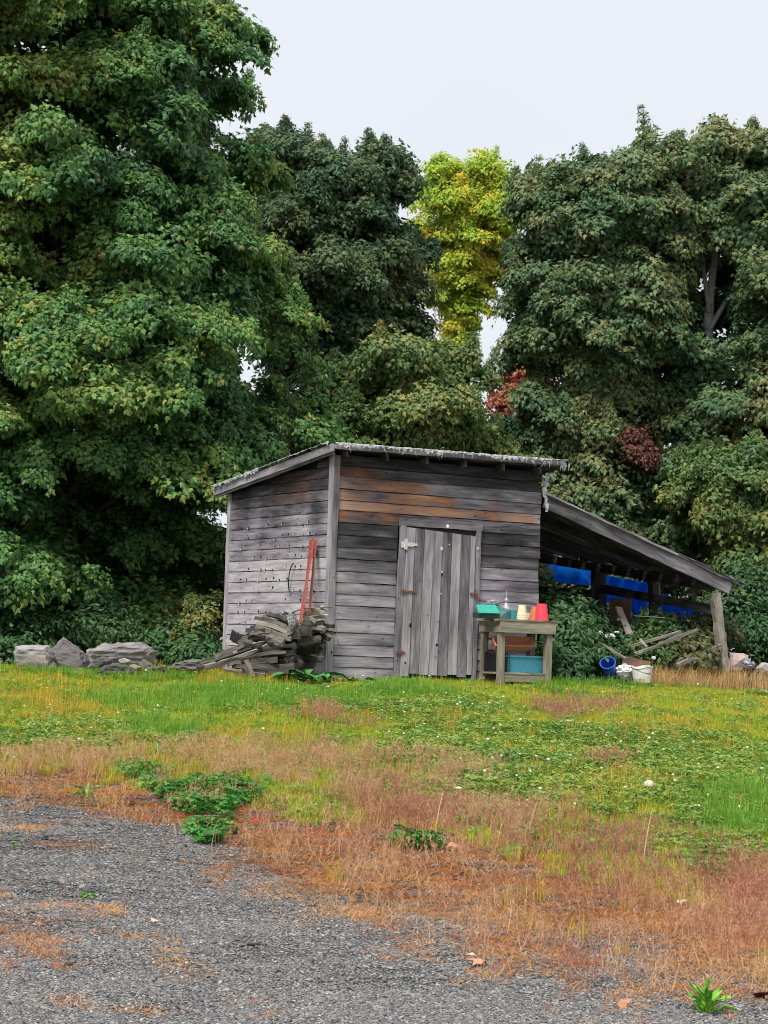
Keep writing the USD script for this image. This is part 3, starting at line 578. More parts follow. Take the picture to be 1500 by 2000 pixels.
# ------------------------------------------------------------------ boulders
rockm = mat('granite', {'ge': ('geometry', {}), 'n': ('noise_texture', {'scale': 7.0, 'detail': 7.0, 'roughness': .7}), 'n2': ('noise_texture', {'scale': 2.2, 'detail': 3.0}), 'm': ('mapping', {'scale': (4.0, 4.0, 16.0), 'rotation': (.3, .5, 0)}), 'n3': ('noise_texture', {'scale': 1.5, 'detail': 4.0}),
    'a': ('math', {'math_type': 'multiply_add', 'value2': .5}), 'b': ('math', {'math_type': 'multiply_add', 'value2': .3, 'value3': -.1}), 'w': ('attribute', {'attribute': 'wear'}), 's': ('separate_color', {}), 'c': ('math', {'math_type': 'add'}),
    'r': ('rgb_ramp', {'ramp': [(.2, (.04, .037, .038)), (.5, (.15, .138, .138)), (.8, (.34, .32, .31))]}), 'wm': ('mix_color', {'b': (.30, .24, .18)}), 'bp': ('bump', {'strength': .9, 'distance': .03}), 'p': ('principled_bsdf', {'roughness': .85, 'specular_ior_level': .3})},
    [('ge.position', 'n.vector'), ('ge.position', 'n2.vector'), ('ge.position', 'm.vector'), ('m.vector', 'n3.vector'), ('n3.fac', 'b.value1'), ('n.fac', 'a.value1'), ('b.value', 'a.value3'), ('w.color', 's.color'), ('a.value', 'c.value1'), ('s.r', 'c.value2'), ('c.value', 'r.fac'),
     ('r.color', 'wm.a'), ('s.g', 'wm.fac'), ('wm.result', 'p.base_color'), ('n.fac', 'bp.height'), ('bp.normal', 'p.normal')], 'p.BSDF')
def rock(poly, D, depth, label, tone=.1, warm=0.0, seed=0, k=3.261, ox=0, oy=1200, amp=.05, lean=0.0, cat_='boulder', sub=4, name='boulder'):
    g = np.random.default_rng(100 + seed)
    P = np.array([at(ox + x / k, oy + y / k, D) for x, y in poly]); c = P.mean(0); pts = [P]
    for o, sh in ((-depth / 2, .74), (depth / 2, .76), (-depth * .3, .93), (depth * .3, .9)):
        q = c + (P - c) * sh * g.uniform(.88, 1.08, (len(P), 1)); q[:, 1] += o * g.uniform(.8, 1.1, len(P)); q[:, 2] += lean * o; pts.append(q)
    h = trimesh.Trimesh(np.vstack(pts)).convex_hull
    for _ in range(sub): h = h.subdivide()
    s = np.ptp(P, 0).max(); v = h.vertices
    n = h.vertex_normals
    d = (meshkit.fbm(v / s * 4 + seed * 7.3, 4, seed) - .5) * amp * 2.2 * s - (np.abs(meshkit.noise(v / s * np.array([7, 7, 14]) + seed, seed + 5) - .5)) * amp * 1.8 * s
    h.vertices = v + n * d[:, None]
    wear = np.stack([np.full(len(v), tone), np.clip(warm + (meshkit.noise(v * 6, seed) - .6) * 1.5 * (warm > 0), 0, 1), np.zeros(len(v))], 1)
    obj(name, h, rockm, wear=wear, smooth=25, label=label, cat=cat_)
rock([(97,240),(110,200),(190,192),(330,196),(375,330),(380,385),(110,395)], 26.9, .6, 'squarish grey boulder at the far left end of the row', .42, .12, 1, amp=.03)
rock([(315,238),(350,190),(405,146),(450,175),(540,242),(575,300),(570,385),(390,375)], 26.5, .45, 'pointed dark boulder tilted like a roof slab between two others', .14, 0, 2, amp=.04)
rock([(540,228),(640,190),(760,182),(905,173),(950,190),(996,232),(990,350),(560,350)], 27.5, .7, 'long low grey boulder at the back of the row', .30, .08, 3, amp=.04)
rock([(553,345),(600,285),(660,265),(718,290),(700,330),(560,375)], 26.3, .3, 'small dark stone leaning on the pointed boulder', .03, 0, 4)
rock([(590,375),(660,325),(740,308),(850,335),(890,375),(640,400)], 26.1, .35, 'rounded dark stone lying lowest in front of the long boulder', .0, 0, 5)
rock([(748,290),(790,278),(832,292),(834,308),(760,312)], 26.4, .15, 'pale flat stone chip on the dark rounded stone', .55, .6, 6, amp=.03, cat_='stone', sub=2)
rock([(815,330),(850,312),(905,335),(890,362),(830,365)], 26.2, .2, 'rust coloured stone beside the rounded dark stone', .25, .9, 7, cat_='stone', sub=2)
rock([(880,320),(915,282),(975,318),(985,345),(900,350)], 26.7, .2, 'small upright grey stone before the right end of the long boulder', .15, .15, 8, cat_='stone', sub=2)
rock([(1070,345),(1110,308),(1200,292),(1295,284),(1312,320),(1290,360),(1080,365)], 26.6, .35, 'flat grey stone slab next to the scrap wood pile', .16, .05, 9)
rock([(900,352),(960,330),(1060,328),(1080,362),(920,375)], 26.3, .25, 'low grey stone between the boulders and the flat slab', .06, 0, 10, cat_='stone')
rock([(640,300),(700,268),(760,275),(760,310),(660,325)], 26.9, .2, 'small grey stone wedged under the long boulder', .1, .05, 11, cat_='stone', sub=2)

# ------------------------------------------------------------------ potting bench
TB = -.66; BD = .50
def fb(x, y, t=TB): P = front(920 + x / 7.895, 1140 + y / 7.895, t) - C; return float(P @ U), float(P[2])
sL, zT = fb(445, 548); sR, _ = fb(1302, 600); sTop, _ = fb(1370, 580); zA0 = fb(460, 750)[1]; zG = -.12
bench = thing('potting_bench', 'grey timber potting bench with lower shelf standing right of the door', 'bench', S((sL + sR) / 2, TB + BD / 2, zG))
zT = zT - .005
def bb(name, a, b, w, t, wd, tone=.55, **kw): return board(name, bench, a, b, w, t, wd, lumber, tone=tone, brown=-.4, n=6, jit=.002, **kw)
for i in range(4):
    t0 = TB - .03 + (BD + .05) * i / 4; bb('top_board', S(sL - .04, t0 + .068, zT), S(sTop, t0 + .068, zT), .130, .026, V, .5)
hA = zT - .016 - zA0
bb('apron_board', S(sL, TB - .0, zT - .016 - hA / 2), S(sR, TB - .0, zT - .016 - hA / 2), hA, .038, Z, .58, label='front apron board of the bench')
bb('apron_board', S(sL + .02, TB + .024, zT - .016 - hA / 2), S(sL + .02, TB + BD, zT - .016 - hA / 2), hA - .006, .038, Z, .48)
bb('apron_board', S(sR - .02, TB + .024, zT - .016 - hA / 2), S(sR - .02, TB + BD, zT - .016 - hA / 2), hA - .006, .038, Z, .5)
bb('apron_board', S(sL + .05, TB + BD - .02, zT - .016 - hA / 2), S(sR - .05, TB + BD - .02, zT - .016 - hA / 2), hA - .006, .038, Z, .4)
lx = (sL + .06, sR - .075)
for s_ in lx:
    for t_ in (TB + .05, TB + BD - .05):
        bb('leg', S(s_, t_, zG - .1), S(s_, t_, zT - .05), .085, .06 if s_ == lx[0] else .085, U, .52 if t_ < TB + .1 else .42)
zS = fb(800, 1390)[1]
for i in range(3):
    bb('shelf_board', S(lx[0] - .03, TB + .10 + i * .155, zS), S(lx[1] + .03, TB + .10 + i * .155, zS), .135, .022, V, .5)
zl0, zl1 = fb(800, 1520)[1], fb(800, 1408)[1]
bb('lower_rail', S(lx[0] + .045, TB + .055, (zl0 + zl1) / 2), S(lx[1] - .045, TB + .055, (zl0 + zl1) / 2), zl1 - zl0, .035, Z, .58)
bb('lower_rail', S(lx[0] + .045, TB + BD - .055, (zl0 + zl1) / 2), S(lx[1] - .045, TB + BD - .055, (zl0 + zl1) / 2), zl1 - zl0, .035, Z, .45)
zt = zT + .013
def plastic_mat(name, col, rough=.42, var=.12): return plain(name, col, rough, var, 18.0, .45)
terra = plastic_mat('terracotta_plastic', (.42, .14, .055), .6); redp = plastic_mat('faded_red_plastic', (.78, .045, .07), .38, .08); cream = plastic_mat('cream_plastic', (.68, .58, .36), .5); teal = plastic_mat('teal_plastic', (.015, .17, .20), .4)
lightblue = plastic_mat('light_blue_plastic', (.07, .33, .46), .42); greenlid = plastic_mat('green_plastic_lid', (.04, .33, .25), .35); greenbox = plastic_mat('dark_green_plastic', (.018, .045, .04), .5, .4); mottled = plastic_mat('mottled_green_plastic', (.06, .15, .13), .5, .6)
pinkclay = plastic_mat('pale_terracotta', (.50, .22, .13), .6); inclay = plastic_mat('stained_terracotta', (.16, .045, .03), .55, .4); whitep = plastic_mat('white_plastic', (.66, .65, .66), .45); silver = plastic_mat('grey_plastic_film', (.22, .25, .28), .3, .5)
def inv_pot(name, label, x0, x1, xt0, xt1, ytop, ybot, t, m, rims=((0, .2),), n=28, lip=.006):
    """a flower pot standing upside down: wide rim at the bottom"""
    s0, zb = fb(x0, ybot, t); s1, _ = fb(x1, ybot, t); _, zt_ = fb((x0 + x1) / 2, ytop, t); a0, _ = fb(xt0, ytop, t); a1, _ = fb(xt1, ytop, t)
    r0, r1, h = (s1 - s0) / 2, (a1 - a0) / 2, zt_ - zb; r0 *= .94; r1 *= .94
    prof = [(r0 - .004, 0.0)]
    rimsh = sorted(rims)
    lerp = lambda k: r0 * (1 - k) + r1 * k
    for k0, k1 in rimsh: prof += [(lerp(k0) + lip, h * k0), (lerp(k1) + lip, h * k1), (lerp(k1), h * (k1 + .005))]
    prof += [(r1, h * .985), (r1 - .004, h), (.012, h), (.012, h - .004), (r1 - .006, h - .006), (r0 - .008, .002), (r0 - .004, 0.0)]
    t_ = t
    loc = S((s0 + s1) / 2, t_, zt)
    obj(name, lathe(prof, n, loc), m, smooth=30, label=label, cat='flower pot')
inv_pot('flower_pot', 'bright red plastic flower pot upside down at the bench right end', 985, 1185, 1005, 1145, 318, 572, TB + .12, redp, ((0, .03),))
inv_pot('flower_pot', 'terracotta flower pot upside down behind the red pot', 893, 1075, 925, 1030, 312, 522, TB + .27, terra, ((.0, .22),))
inv_pot('flower_pot', 'stack of small cream flower pots upside down on the bench', 706, 860, 730, 832, 335, 556, TB + .10, cream, ((.0, .12), (.16, .28), (.32, .40)), lip=.005)
inv_pot('flower_pot', 'small dark teal flower pot between the green box and the cream pots', 588, 708, 600, 700, 392, 532, TB + .16, teal, ((0, .08),))
s0, z0 = fb(862, 510, TB + .36); s1, z1 = fb(925, 395, TB + .36)
pb = box((.16, .12, .10)); obj('white_tub', orient(pb, U, V, Z, S(s0, TB + .40, zt + .05)), whitep, label='low whitish tub standing behind the cream pots', cat='tub')
# green box with a sloping lid
gb = thing('green_box', 'dark green plastic box with sloping lighter green lid on the bench', 'box', S(sL, TB + .1, zt))
s0, _ = fb(160, 500, TB + .08); s1, _ = fb(440, 500, TB + .08); s2, _ = fb(590, 500, TB + .15); h_ = fb(300, 455, TB + .08)[1] - zt
gl = [S(s0, TB + .08, zt + .002), S(s1, TB + .08, zt + .002), S(s1, TB + .30, zt + .002), S(s0, TB + .30, zt + .002)]
body = trimesh.Trimesh(np.array([p + o for o in (0 * Z, Z * h_) for p in gl])).convex_hull; obj('body', body, greenbox, gb)
k1, k2 = fb(130, 468, TB + .04), fb(440, 362, TB + .22)
lid = trimesh.Trimesh(np.array([S(k1[0], TB + .04, zt + h_), S(s1 - .02, TB + .04, zt + h_ + .004), S(s0 + .01, TB + .22, zt + h_ + .105), S(s1 + .02, TB + .22, zt + h_ + .115), S(k1[0], TB + .06, zt + h_ - .012), S(s1 - .02, TB + .06, zt + h_ - .008), S(s0 + .01, TB + .25, zt + h_ + .09), S(s1 + .02, TB + .25, zt + h_ + .10)])).convex_hull; obj('lid', lid, greenlid, gb)
endp = trimesh.Trimesh(np.array([S(s1 + .004, TB + .10, zt + .003), S(s2, TB + .14, zt + .004), S(s2, TB + .14, zt + .125), S(s1 + .02, TB + .17, zt + h_ + .10), S(s1 + .004, TB + .30, zt + .003), S(s2, TB + .30, zt + .004), S(s2, TB + .30, zt + .125), S(s1 + .02, TB + .30, zt + h_ + .09)])).convex_hull; obj('end_panel', endp, mottled, gb)
m = crumple((.125, .07, .05), (0, 0, 0), 12, .5, 3, 5); obj('plastic_wrap', orient(m, U, V, Z, S(*(fb(355, 290, TB + .3)[0],), TB + .30, fb(355, 300, TB + .3)[1])), silver, label='crumpled grey plastic film on top of the green box', cat='plastic film')
sf, zf = fb(530, 365, TB + .34)
fin = lathe([(.001, .0), (.05, .0), (.045, .012), (.018, .07), (.012, .085), (.024, .10), (.027, .115), (.020, .13), (.008, .14), (.006, .16), (.004, .235), (.001, .24)], 16, S(sf + .01, TB + .34, zf - .02)); 
obj('ornament', fin, plain('weathered_white', (.36, .35, .37), .5), smooth=40, label='white spindle shaped ornament with a thin spike above the green box', cat='ornament')
# under the bench
s0, z0 = fb(540, 1372, TB + .16); s1, _ = fb(1080, 1372, TB + .16); r0, zr = fb(498, 1100, TB + .16); r1, _ = fb(1140, 1100, TB + .16)
def trough(w0, w1, d0, d1, h, th, rim, rimh):
    """an open trough: bottom w0 x d0, top w1 x d1, with a rolled rim; origin at the bottom centre"""
    import manifold3d as m3
    from manifold3d import Manifold, CrossSection
    def frust(a, b, c, d, z0, z1, ins=0):
        return trimesh.convex.convex_hull(np.array([(sx * (a if z == z0 else b) / 2, sy * (c if z == z0 else d) / 2, z) for z in (z0, z1) for sx in (-1, 1) for sy in (-1, 1)]))
    def M(t): return Manifold(m3.Mesh(np.asarray(t.vertices, np.float32), np.asarray(t.faces, np.uint32)))
    out = M(frust(w0, w1, d0, d1, 0, h)) + M(box((w1 + 2 * rim, d1 + 2 * rim, rimh), (0, 0, h - rimh / 2))) + M(frust(w0 + (w1 - w0) * .8 + .008, w0 + (w1 - w0) * .86 + .008, d0 + (d1 - d0) * .8 + .008, d0 + (d1 - d0) * .86 + .008, h * .80, h * .83))
    return out - M(frust(w0 - 2 * th, w1 - 2 * th, d0 - 2 * th, d1 - 2 * th, th, h + .01))
def placed(mm, X, Y, Zd, loc):
    v, f, _ = meshkit.arrays(mm); return orient(trimesh.Trimesh(v, f, process=False), X, Y, Zd, loc)
hb = zr - zS - .012
obj('planter', placed(trough(s1 - s0, (r1 - r0) - .03, .20, .25, hb, .006, .014, .02), U, V, Z, S((s0 + s1) / 2, TB + .26, zS + .012)), lightblue, label='light blue rectangular planter on the lower shelf of the bench', cat='planter')
ax = unit(U + Z * .02); op = unit(-V * .62 + Z * .55 - U * .12); op = unit(op - np.dot(op, ax) * ax); ad = np.cross(op, ax)
sc, zc = fb(640, 985, TB + .22)
obj('window_box', placed(trough(.50, .60, .11, .15, .14, .006, .008, .012), ax, ad, op, S(sc - .01, TB + .28, zc - .01)), pinkclay, label='terracotta window box tipped on its side above the blue planter', cat='planter')
crate = thing('wire_crate', 'black mesh crate at the left under the bench', 'crate', S(lx[0] + .06, TB + .3, zS + .012))
c0, c1 = lx[0] - .01, lx[0] + .17; zc0, zc1 = zS + .014, zS + .27
bars = []
for z in np.linspace(zc0, zc1, 8):
    bars += [tube([S(c0, TB + .10, z), S(c1, TB + .10, z)], .0035, 5), tube([S(c0, TB + .10, z), S(c0, TB + .42, z)], .0035, 5), tube([S(c0, TB + .42, z), S(c1, TB + .42, z)], .0035, 5), tube([S(c1, TB + .10, z), S(c1, TB + .42, z)], .0035, 5)]
for s_ in np.linspace(c0, c1, 6): bars += [tube([S(s_, TB + .10, zc0), S(s_, TB + .10, zc1)], .0035, 5), tube([S(s_, TB + .42, zc0), S(s_, TB + .42, zc1)], .0035, 5)]
for t_ in np.linspace(TB + .1, TB + .42, 8): bars += [tube([S(c0, t_, zc0), S(c0, t_, zc1)], .0035, 5)]
obj('mesh', cat(bars), wire_black, crate); obj('lining', orient(box((c1 - c0 - .02, .28, zc1 - zc0 - .02)), U, V, Z, S((c0 + c1) / 2, TB + .27, (zc0 + zc1) / 2)), plain('black_plastic', (.012, .013, .016), .5), crate)

# ------------------------------------------------------------------ things lying under the lean-to
def z7(x, y, D): return at(1060 + x / 6.25, 1080 + y / 6.25, D)
def z8(x, y, D): return at(1220 + x / 5.357, 1080 + y / 5.357, D)
tarpm = mat('blue_tarpaulin', {'ge': ('geometry', {}), 'n': ('noise_texture', {'scale': 5.0, 'detail': 4.0}), 'r': ('rgb_ramp', {'ramp': [(.3, (.010, .22, .85)), (.7, (.03, .38, .97))]}), 'p': ('principled_bsdf', {'roughness': .4, 'specular_ior_level': .4}), 't': ('translucent_bsdf', {}), 'm': ('mix_closure', {'fac': .7})},
    [('ge.position', 'n.vector'), ('n.fac', 'r.fac'), ('r.color', 'p.base_color'), ('r.color', 't.color'), ('p.BSDF', 'm.closure1'), ('t.BSDF', 'm.closure2')], 'm.closure')
def sheet(topl, botl, s, nu=40, nv=10, fold=.02, rag=0.0, seed=0, freq=14):
    """a hung sheet on the plane s = const between an upper and a lower edge given as points of the photograph"""
    g = np.random.default_rng(seed)
    def edge(l): 
        pts = np.array([side(x, y, s) for x, y in l]); k = np.linspace(0, 1, len(pts)); kk = np.linspace(0, 1, nu + 1)
        return np.stack([np.interp(kk, k, pts[:, i]) for i in range(3)], 1)
    A, B = edge(topl), edge(botl); vs = []
    r = g.uniform(0, rag, nu + 1)
    for i in range(nu + 1):
        for j in range(nv + 1):
            k = j / nv; p = A[i] * (1 - k) + B[i] * k
            if j == nv: p = p + (A[i] - B[i]) * r[i]
            q = np.array([i / nu * freq, k * 2.0, seed]); vs.append(p + U * fold * (meshkit.noise(q, seed) - .5) * 2 * (.3 + k))
    fs = []
    for i in range(nu):
        for j in range(nv):
            a = i * (nv + 1) + j; fs += [(a, a + nv + 1, a + nv + 2), (a, a + nv + 2, a + 1)]
    vs, fs = np.array(vs), np.array(fs); n = len(vs)
    return cat([trimesh.Trimesh(vs, fs, process=False), trimesh.Trimesh(vs + U * .004, fs[:, ::-1], process=False)])
obj('tarpaulin', sheet([(1040, 1076), (1162, 1118)], [(1040, 1126), (1080, 1128), (1085, 1138), (1155, 1144), (1162, 1144)], 6.6, fold=.02, seed=1), tarpm, smooth=40, label='blue tarpaulin hung at the left nearest the shed wall', cat='tarpaulin')
obj('tarpaulin', sheet([(1174, 1122), (1266, 1138)], [(1172, 1176), (1238, 1180), (1239, 1218), (1249, 1226), (1252, 1192), (1262, 1190)], 6.5, fold=.05, seed=2, freq=7), tarpm, smooth=40, label='blue tarpaulin in the middle, hanging between the two back posts', cat='tarpaulin')
obj('tarpaulin', sheet([(1284, 1158), (1400, 1190)], [(1288, 1212), (1296, 1212), (1330, 1210), (1356, 1200), (1378, 1190)], 6.45, fold=.05, rag=.45, seed=3, freq=18), tarpm, smooth=40, label='blue tarpaulin with fringed lower edge under the side rail at the right', cat='tarpaulin')
ply = plain('brown_plywood', (.10, .062, .038), .8, .4, 9.0); pinkboard = wood('pinkish_board', [(0, (.05, .04, .04)), (.5, (.24, .19, .18)), (1, (.45, .38, .36))], BRN)
obj('plywood_sheet', orient(box((.36, .02, .46)), unit(U * .35 - V), U, Z, at(1211, 1200, 29.6)), ply, label='brown plywood sheet standing below the middle tarpaulin', cat='plywood')
board('leaning_board', '/World', z7(1065, 1000, 28.6), z7(925, 665, 29.0), .10, .025, U, pinkboard, tone=.6, brown=-.4, n=8, label='pinkish grey board leaning in front of the plywood', cat='board')
for (a, b, w_, lab) in ((z8(60, 978, 28.2), z8(590, 822, 28.7), .05, 'upper left of the crossed grey laths on the weeds'), (z8(110, 1065, 28.1), z8(760, 800, 28.6), .055, 'longest of the crossed grey laths, its right end highest'), (z8(150, 1058, 28.0), z8(600, 840, 28.55), .035, 'thin lath lying along the longest lath'), (z8(420, 830, 28.9), z8(580, 775, 29.1), .04, 'short grey lath end sticking out behind the crossed laths')):
    board('wooden_lath', '/World', a, b, w_ * .8, .025, Z, scrap, tone=.6, brown=-.4, n=6, jit=.003, label=lab, cat='lath')
board('wooden_lath', '/World', z7(660, 1078, 28.0), z7(1010, 1290, 27.7), .03, .025, Z, scrap, tone=.62, brown=.1, n=6, label='thin brown stick sloping down towards the blue pail', cat='lath')
board('wooden_lath', '/World', z8(160, 900, 28.0), z8(235, 985, 27.9), .025, .02, Z, scrap, tone=.7, brown=-.3, n=4, label='short pale stick standing across the crossed laths', cat='lath')
obj('metal_rod', tube([z7(1110, 770, 28.6), z7(1500, 795, 28.5), z8(440, 690, 28.4)], .01, 6), wire_black, label='thin black rod lying level before the middle post', cat='rod')
pailm = plain('blue_pail_plastic', (.012, .07, .40), .5, .45, 9.0); 
pl = lathe([(.001, 0), (.105, 0), (.11, .01), (.135, .24), (.145, .245), (.145, .265), (.132, .265), (.13, .25), (.105, .014), (.001, .012)], 26)
pl.vertices *= .74; pz = unit(-V * .5 - U * .5 + Z * .62); px_ = unit(np.cross(Z, pz)); obj('pail', orient(pl, px_, np.cross(pz, px_), pz, at(1190, 1313, 27.7)), pailm, smooth=30, label='blue plastic pail lying on its side in the weeds', cat='pail')
white_print = mat('worn_white_plastic', {'ge': ('geometry', {}), 'm': ('mapping', {'scale': (3.0, 3.0, 26.0)}), 'n': ('noise_texture', {'scale': 1.6, 'detail': 4.0}), 'r': ('rgb_ramp', {'ramp': [(.34, (.25, .24, .23)), (.46, (.66, .64, .62)), (.7, (.74, .73, .71))]}), 'p': ('principled_bsdf', {'roughness': .5})},
    [('ge.position', 'm.vector'), ('m.vector', 'n.vector'), ('n.fac', 'r.fac'), ('r.color', 'p.base_color')], 'p.BSDF')
bk = lathe([(.001, 0), (.118, 0), (.122, .01), (.138, .20), (.146, .203), (.146, .222), (.134, .222), (.13, .2), (.115, .014), (.001, .012)], 28)
bk.vertices[:, 2] += .012 * np.sin(np.arctan2(bk.vertices[:, 1], bk.vertices[:, 0]) * 3) * (bk.vertices[:, 2] > .15)
gz = at(1255, 1334, 27.6)
bucket = thing('bucket', 'white plastic bucket with faded print standing at the lean-to front', 'bucket', gz)
b_ = orient(bk.copy(), unit(U + Z * .06), unit(V), unit(Z - U * .06), gz); obj('body', b_, white_print, bucket, smooth=30)
hp = [gz + Z * .20 + (.150 * math.cos(a)) * U + (-.15 * math.sin(a)) * V * .9 - Z * .07 * math.sin(a) for a in np.linspace(0, math.pi, 14)]
obj('handle', tube(hp, .003, 5), wire_grey, bucket)
m = crumple((.14, .10, .11), (0, 0, 0), 31, .55, 3, 4); obj('torn_bag', orient(m, U, V, Z, at(1219, 1310, 27.7)), white_print, label='torn white plastic bag slumped left of the white bucket', cat='bag')
obj('torn_bag', orient(crumple((.12, .10, .05), (0, 0, 0), 33, .5, 3, 4), U, V, Z, at(1222, 1330, 27.6)), plain('dark_mud_plastic', (.05, .045, .04), .6), label='dark muddy bag flattened in front of the torn white one', cat='bag')
for (x, y, D, sz, lab) in ((1173, 1236, 28.4, (.05, .04, .04), 'small white lump of litter on the left in the weeds'), (1191, 1243, 28.4, (.10, .06, .045), 'crumpled white paper beside the leaning board foot'), (1277, 1285, 28.0, (.035, .03, .03), 'tiny white litter under the crossed laths'), (1206, 1235, 28.6, (.07, .05, .02), 'flat pale scrap behind the crumpled paper')):
    obj('litter', orient(crumple(sz, (0, 0, 0), int(x), .5, 2, 4), U, V, Z, at(x, y, D)), whitep, label=lab, cat='litter')
obj('yellow_leaf_bag', orient(crumple((.04, .03, .03), (0, 0, 0), 44, .4, 2), U, V, Z, at(1172, 1287, 28.1)), plain('yellow_plastic', (.5, .32, .02), .5), label='small yellow scrap left of the blue pail', cat='litter')
board('brown_board', '/World', at(1216, 1291, 28.0), at(1270, 1300, 27.9), .12, .03, Z + V * .5, scrap, tone=.35, brown=.6, n=6, label='brown board lying behind the white bucket', cat='board')
sackm = plain('faded_paper_sack', (.40, .30, .27), .8, .25, 14.0)
P_ = np.array([at(x, y, 29.2) for x, y in ((1424, 1276), (1452, 1278), (1461, 1283), (1446, 1312), (1420, 1310))]); sk = trimesh.Trimesh(np.vstack([P_ + [0, -.08, .01], P_ * 1.0 + [0.02, .16, .02], P_.mean(0) + [0, -.13, 0]])).convex_hull
for _ in range(3): sk = sk.subdivide()
sk.vertices = sk.vertices + sk.vertex_normals * ((np.abs(meshkit.noise(sk.vertices * 14, 5) - .5) - .25) * .05)[:, None]
obj('feed_sack', sk, sackm, smooth=35, label='faded pinkish paper sack slumped right of the front post', cat='sack')
obj('litter', orient(crumple((.11, .09, .07), (0, 0, 0), 52, .5, 2, 4), U, V, Z, at(1462, 1298, 29.1)), silver, label='grey crumpled film right of the faded sack', cat='litter')
rock([(0, 0), (14, -12), (34, -8), (40, 10), (4, 14)], 29.4, .2, 'pale stone at the right edge beyond the sack', .5, .3, 14, k=1.0, ox=1475, oy=1305, cat_='stone', sub=2)

# ------------------------------------------------------------------ leaves
def maple_leaf(size, fold, g):
    """a five-lobed leaf of 14 triangles, stalk at the origin, tip along +x, face up"""
    out = [(0, .0), (.05, .34), (.22, .26), (.36, .52), (.50, .20), (.72, .16), (1.0, 0), (.72, -.16), (.50, -.20), (.36, -.52), (.22, -.26), (.05, -.34)]
    p = np.array([(x, y, -abs(y) * fold - .25 * x * x * fold + g.normal(0, .015)) for x, y in out] + [(.3, 0, .03)])
    p[:, :2] *= g.uniform(.9, 1.1, (1, 2)); n = len(out)
    f = [(n, (i + 1) % n, i) for i in range(n)]
    return p * size, np.array(f)
def ovate_leaf(size, fold, g):
    out = [(0, 0), (.25, .24), (.55, .24), (1, 0), (.55, -.24), (.25, -.24)]
    p = np.array([(x, y, -abs(y) * fold - .3 * x * x * fold) for x, y in out] + [(.4, 0, .03)])
    n = len(out); return p * size, np.array([(n, (i + 1) % n, i) for i in range(n)])
def leaf_clump(n, radius, size, seed, flat=.55, leaf=maple_leaf, droop=.55, tipcol=.25, core=.25, low=-.25):
    """n separate leaves hung over a rounded twig end, overlapping like shingles, tips outward and down"""
    g = np.random.default_rng(seed); vs, fs, ws, m = [], [], [], 0
    lob = g.uniform(0, 2 * np.pi, 4); lr = g.uniform(.12, .3, 4)
    for i in range(n):
        d = g.normal(0, 1, 3); d /= np.linalg.norm(d)
        if d[2] < low: d[2] *= -.6; d /= np.linalg.norm(d)
        a = math.atan2(d[1], d[0]); rr = 1 + sum(r * math.cos((k + 2) * a + l) for k, (l, r) in enumerate(zip(lob, lr))) * .6
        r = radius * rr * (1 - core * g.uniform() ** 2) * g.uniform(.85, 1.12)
        pos = d * r * np.array([1, 1, flat])
        nrm = unit(d * np.array([.7, .7, 1]) + [0, 0, .45] + g.normal(0, .40, 3))
        x = np.array([math.cos(a), math.sin(a), -droop]) + g.normal(0, .65, 3); x = unit(x - np.dot(x, nrm) * nrm); y = np.cross(nrm, x)
        v, f = leaf(size * g.uniform(.7, 1.15), g.uniform(.2, .7), g)
        vs.append(pos + v[:, :1] * x + v[:, 1:2] * y + v[:, 2:] * nrm); fs.append(f + m); m += len(v)
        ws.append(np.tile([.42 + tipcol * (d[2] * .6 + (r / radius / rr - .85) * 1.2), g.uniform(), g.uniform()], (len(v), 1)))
    return (np.vstack(vs), np.vstack(fs)), np.vstack(ws)
def clump_set(k, n, radius, size, seed, **kw): return [leaf_clump(n, radius, size, seed + i, **kw) for i in range(k)]
GREEN = [(0, (.020, .060, .036)), (.45, (.040, .118, .048)), (.78, (.088, .205, .054)), (.95, (.17, .29, .06)), (1, (.27, .30, .07))]
DARKG = [(0, (0.015, 0.040, 0.028)), (.45, (0.033, 0.078, 0.042)), (.75, (0.065, 0.129, 0.052)), (1, (0.141, 0.168, 0.065))]
OLIVE = [(0, (0.023, 0.064, 0.029)), (.45, (0.056, 0.129, 0.042)), (.8, (0.132, 0.206, 0.055)), (1, (0.293, 0.259, 0.074))]
YELLOW = [(0, (0.096, 0.253, 0.026)), (.5, (0.216, 0.414, 0.039)), (.85, (0.432, 0.529, 0.052)), (1, (0.696, 0.552, 0.065))]
AUTUMN = [(0, (.26, .17, .03)), (.4, (.42, .22, .06)), (.75, (.46, .19, .09)), (1, (.42, .11, .07))]
lm_green = leaf_mat('maple_leaf_green', GREEN, (.20, .13, .04), .985)
lm_dark = leaf_mat('maple_leaf_dark', DARKG)
lm_right = leaf_mat('maple_leaf_deep', [(0, (0.020, 0.052, 0.038)), (.45, (0.038, 0.103, 0.057)), (.75, (0.087, 0.168, 0.067)), (1, (0.215, 0.229, 0.087))], (.14, .13, .05), .985)
lm_olive = leaf_mat('maple_leaf_olive', OLIVE, (.22, .15, .05), .98)
lm_yellow = leaf_mat('ash_leaf_yellow', YELLOW, trans=.4)
lm_autumn = leaf_mat('maple_leaf_autumn', AUTUMN)
lm_bramble = leaf_mat('bramble_leaf', [(0, (.007, .022, .012)), (.5, (.016, .058, .024)), (1, (.06, .14, .045))])
bark = plain('dark_bark', (.055, .045, .038), .9, .4, 18.0, bump=.02); palebark = plain('pale_bark', (.58, .56, .55), .9, .35, 14.0, bump=.01)
CL = clump_set(16, 115, .31, .098, 200, core=.65, flat=.62, droop=.4, tipcol=.16); CLs = clump_set(8, 130, .30, .08, 240, core=.6, droop=.3)
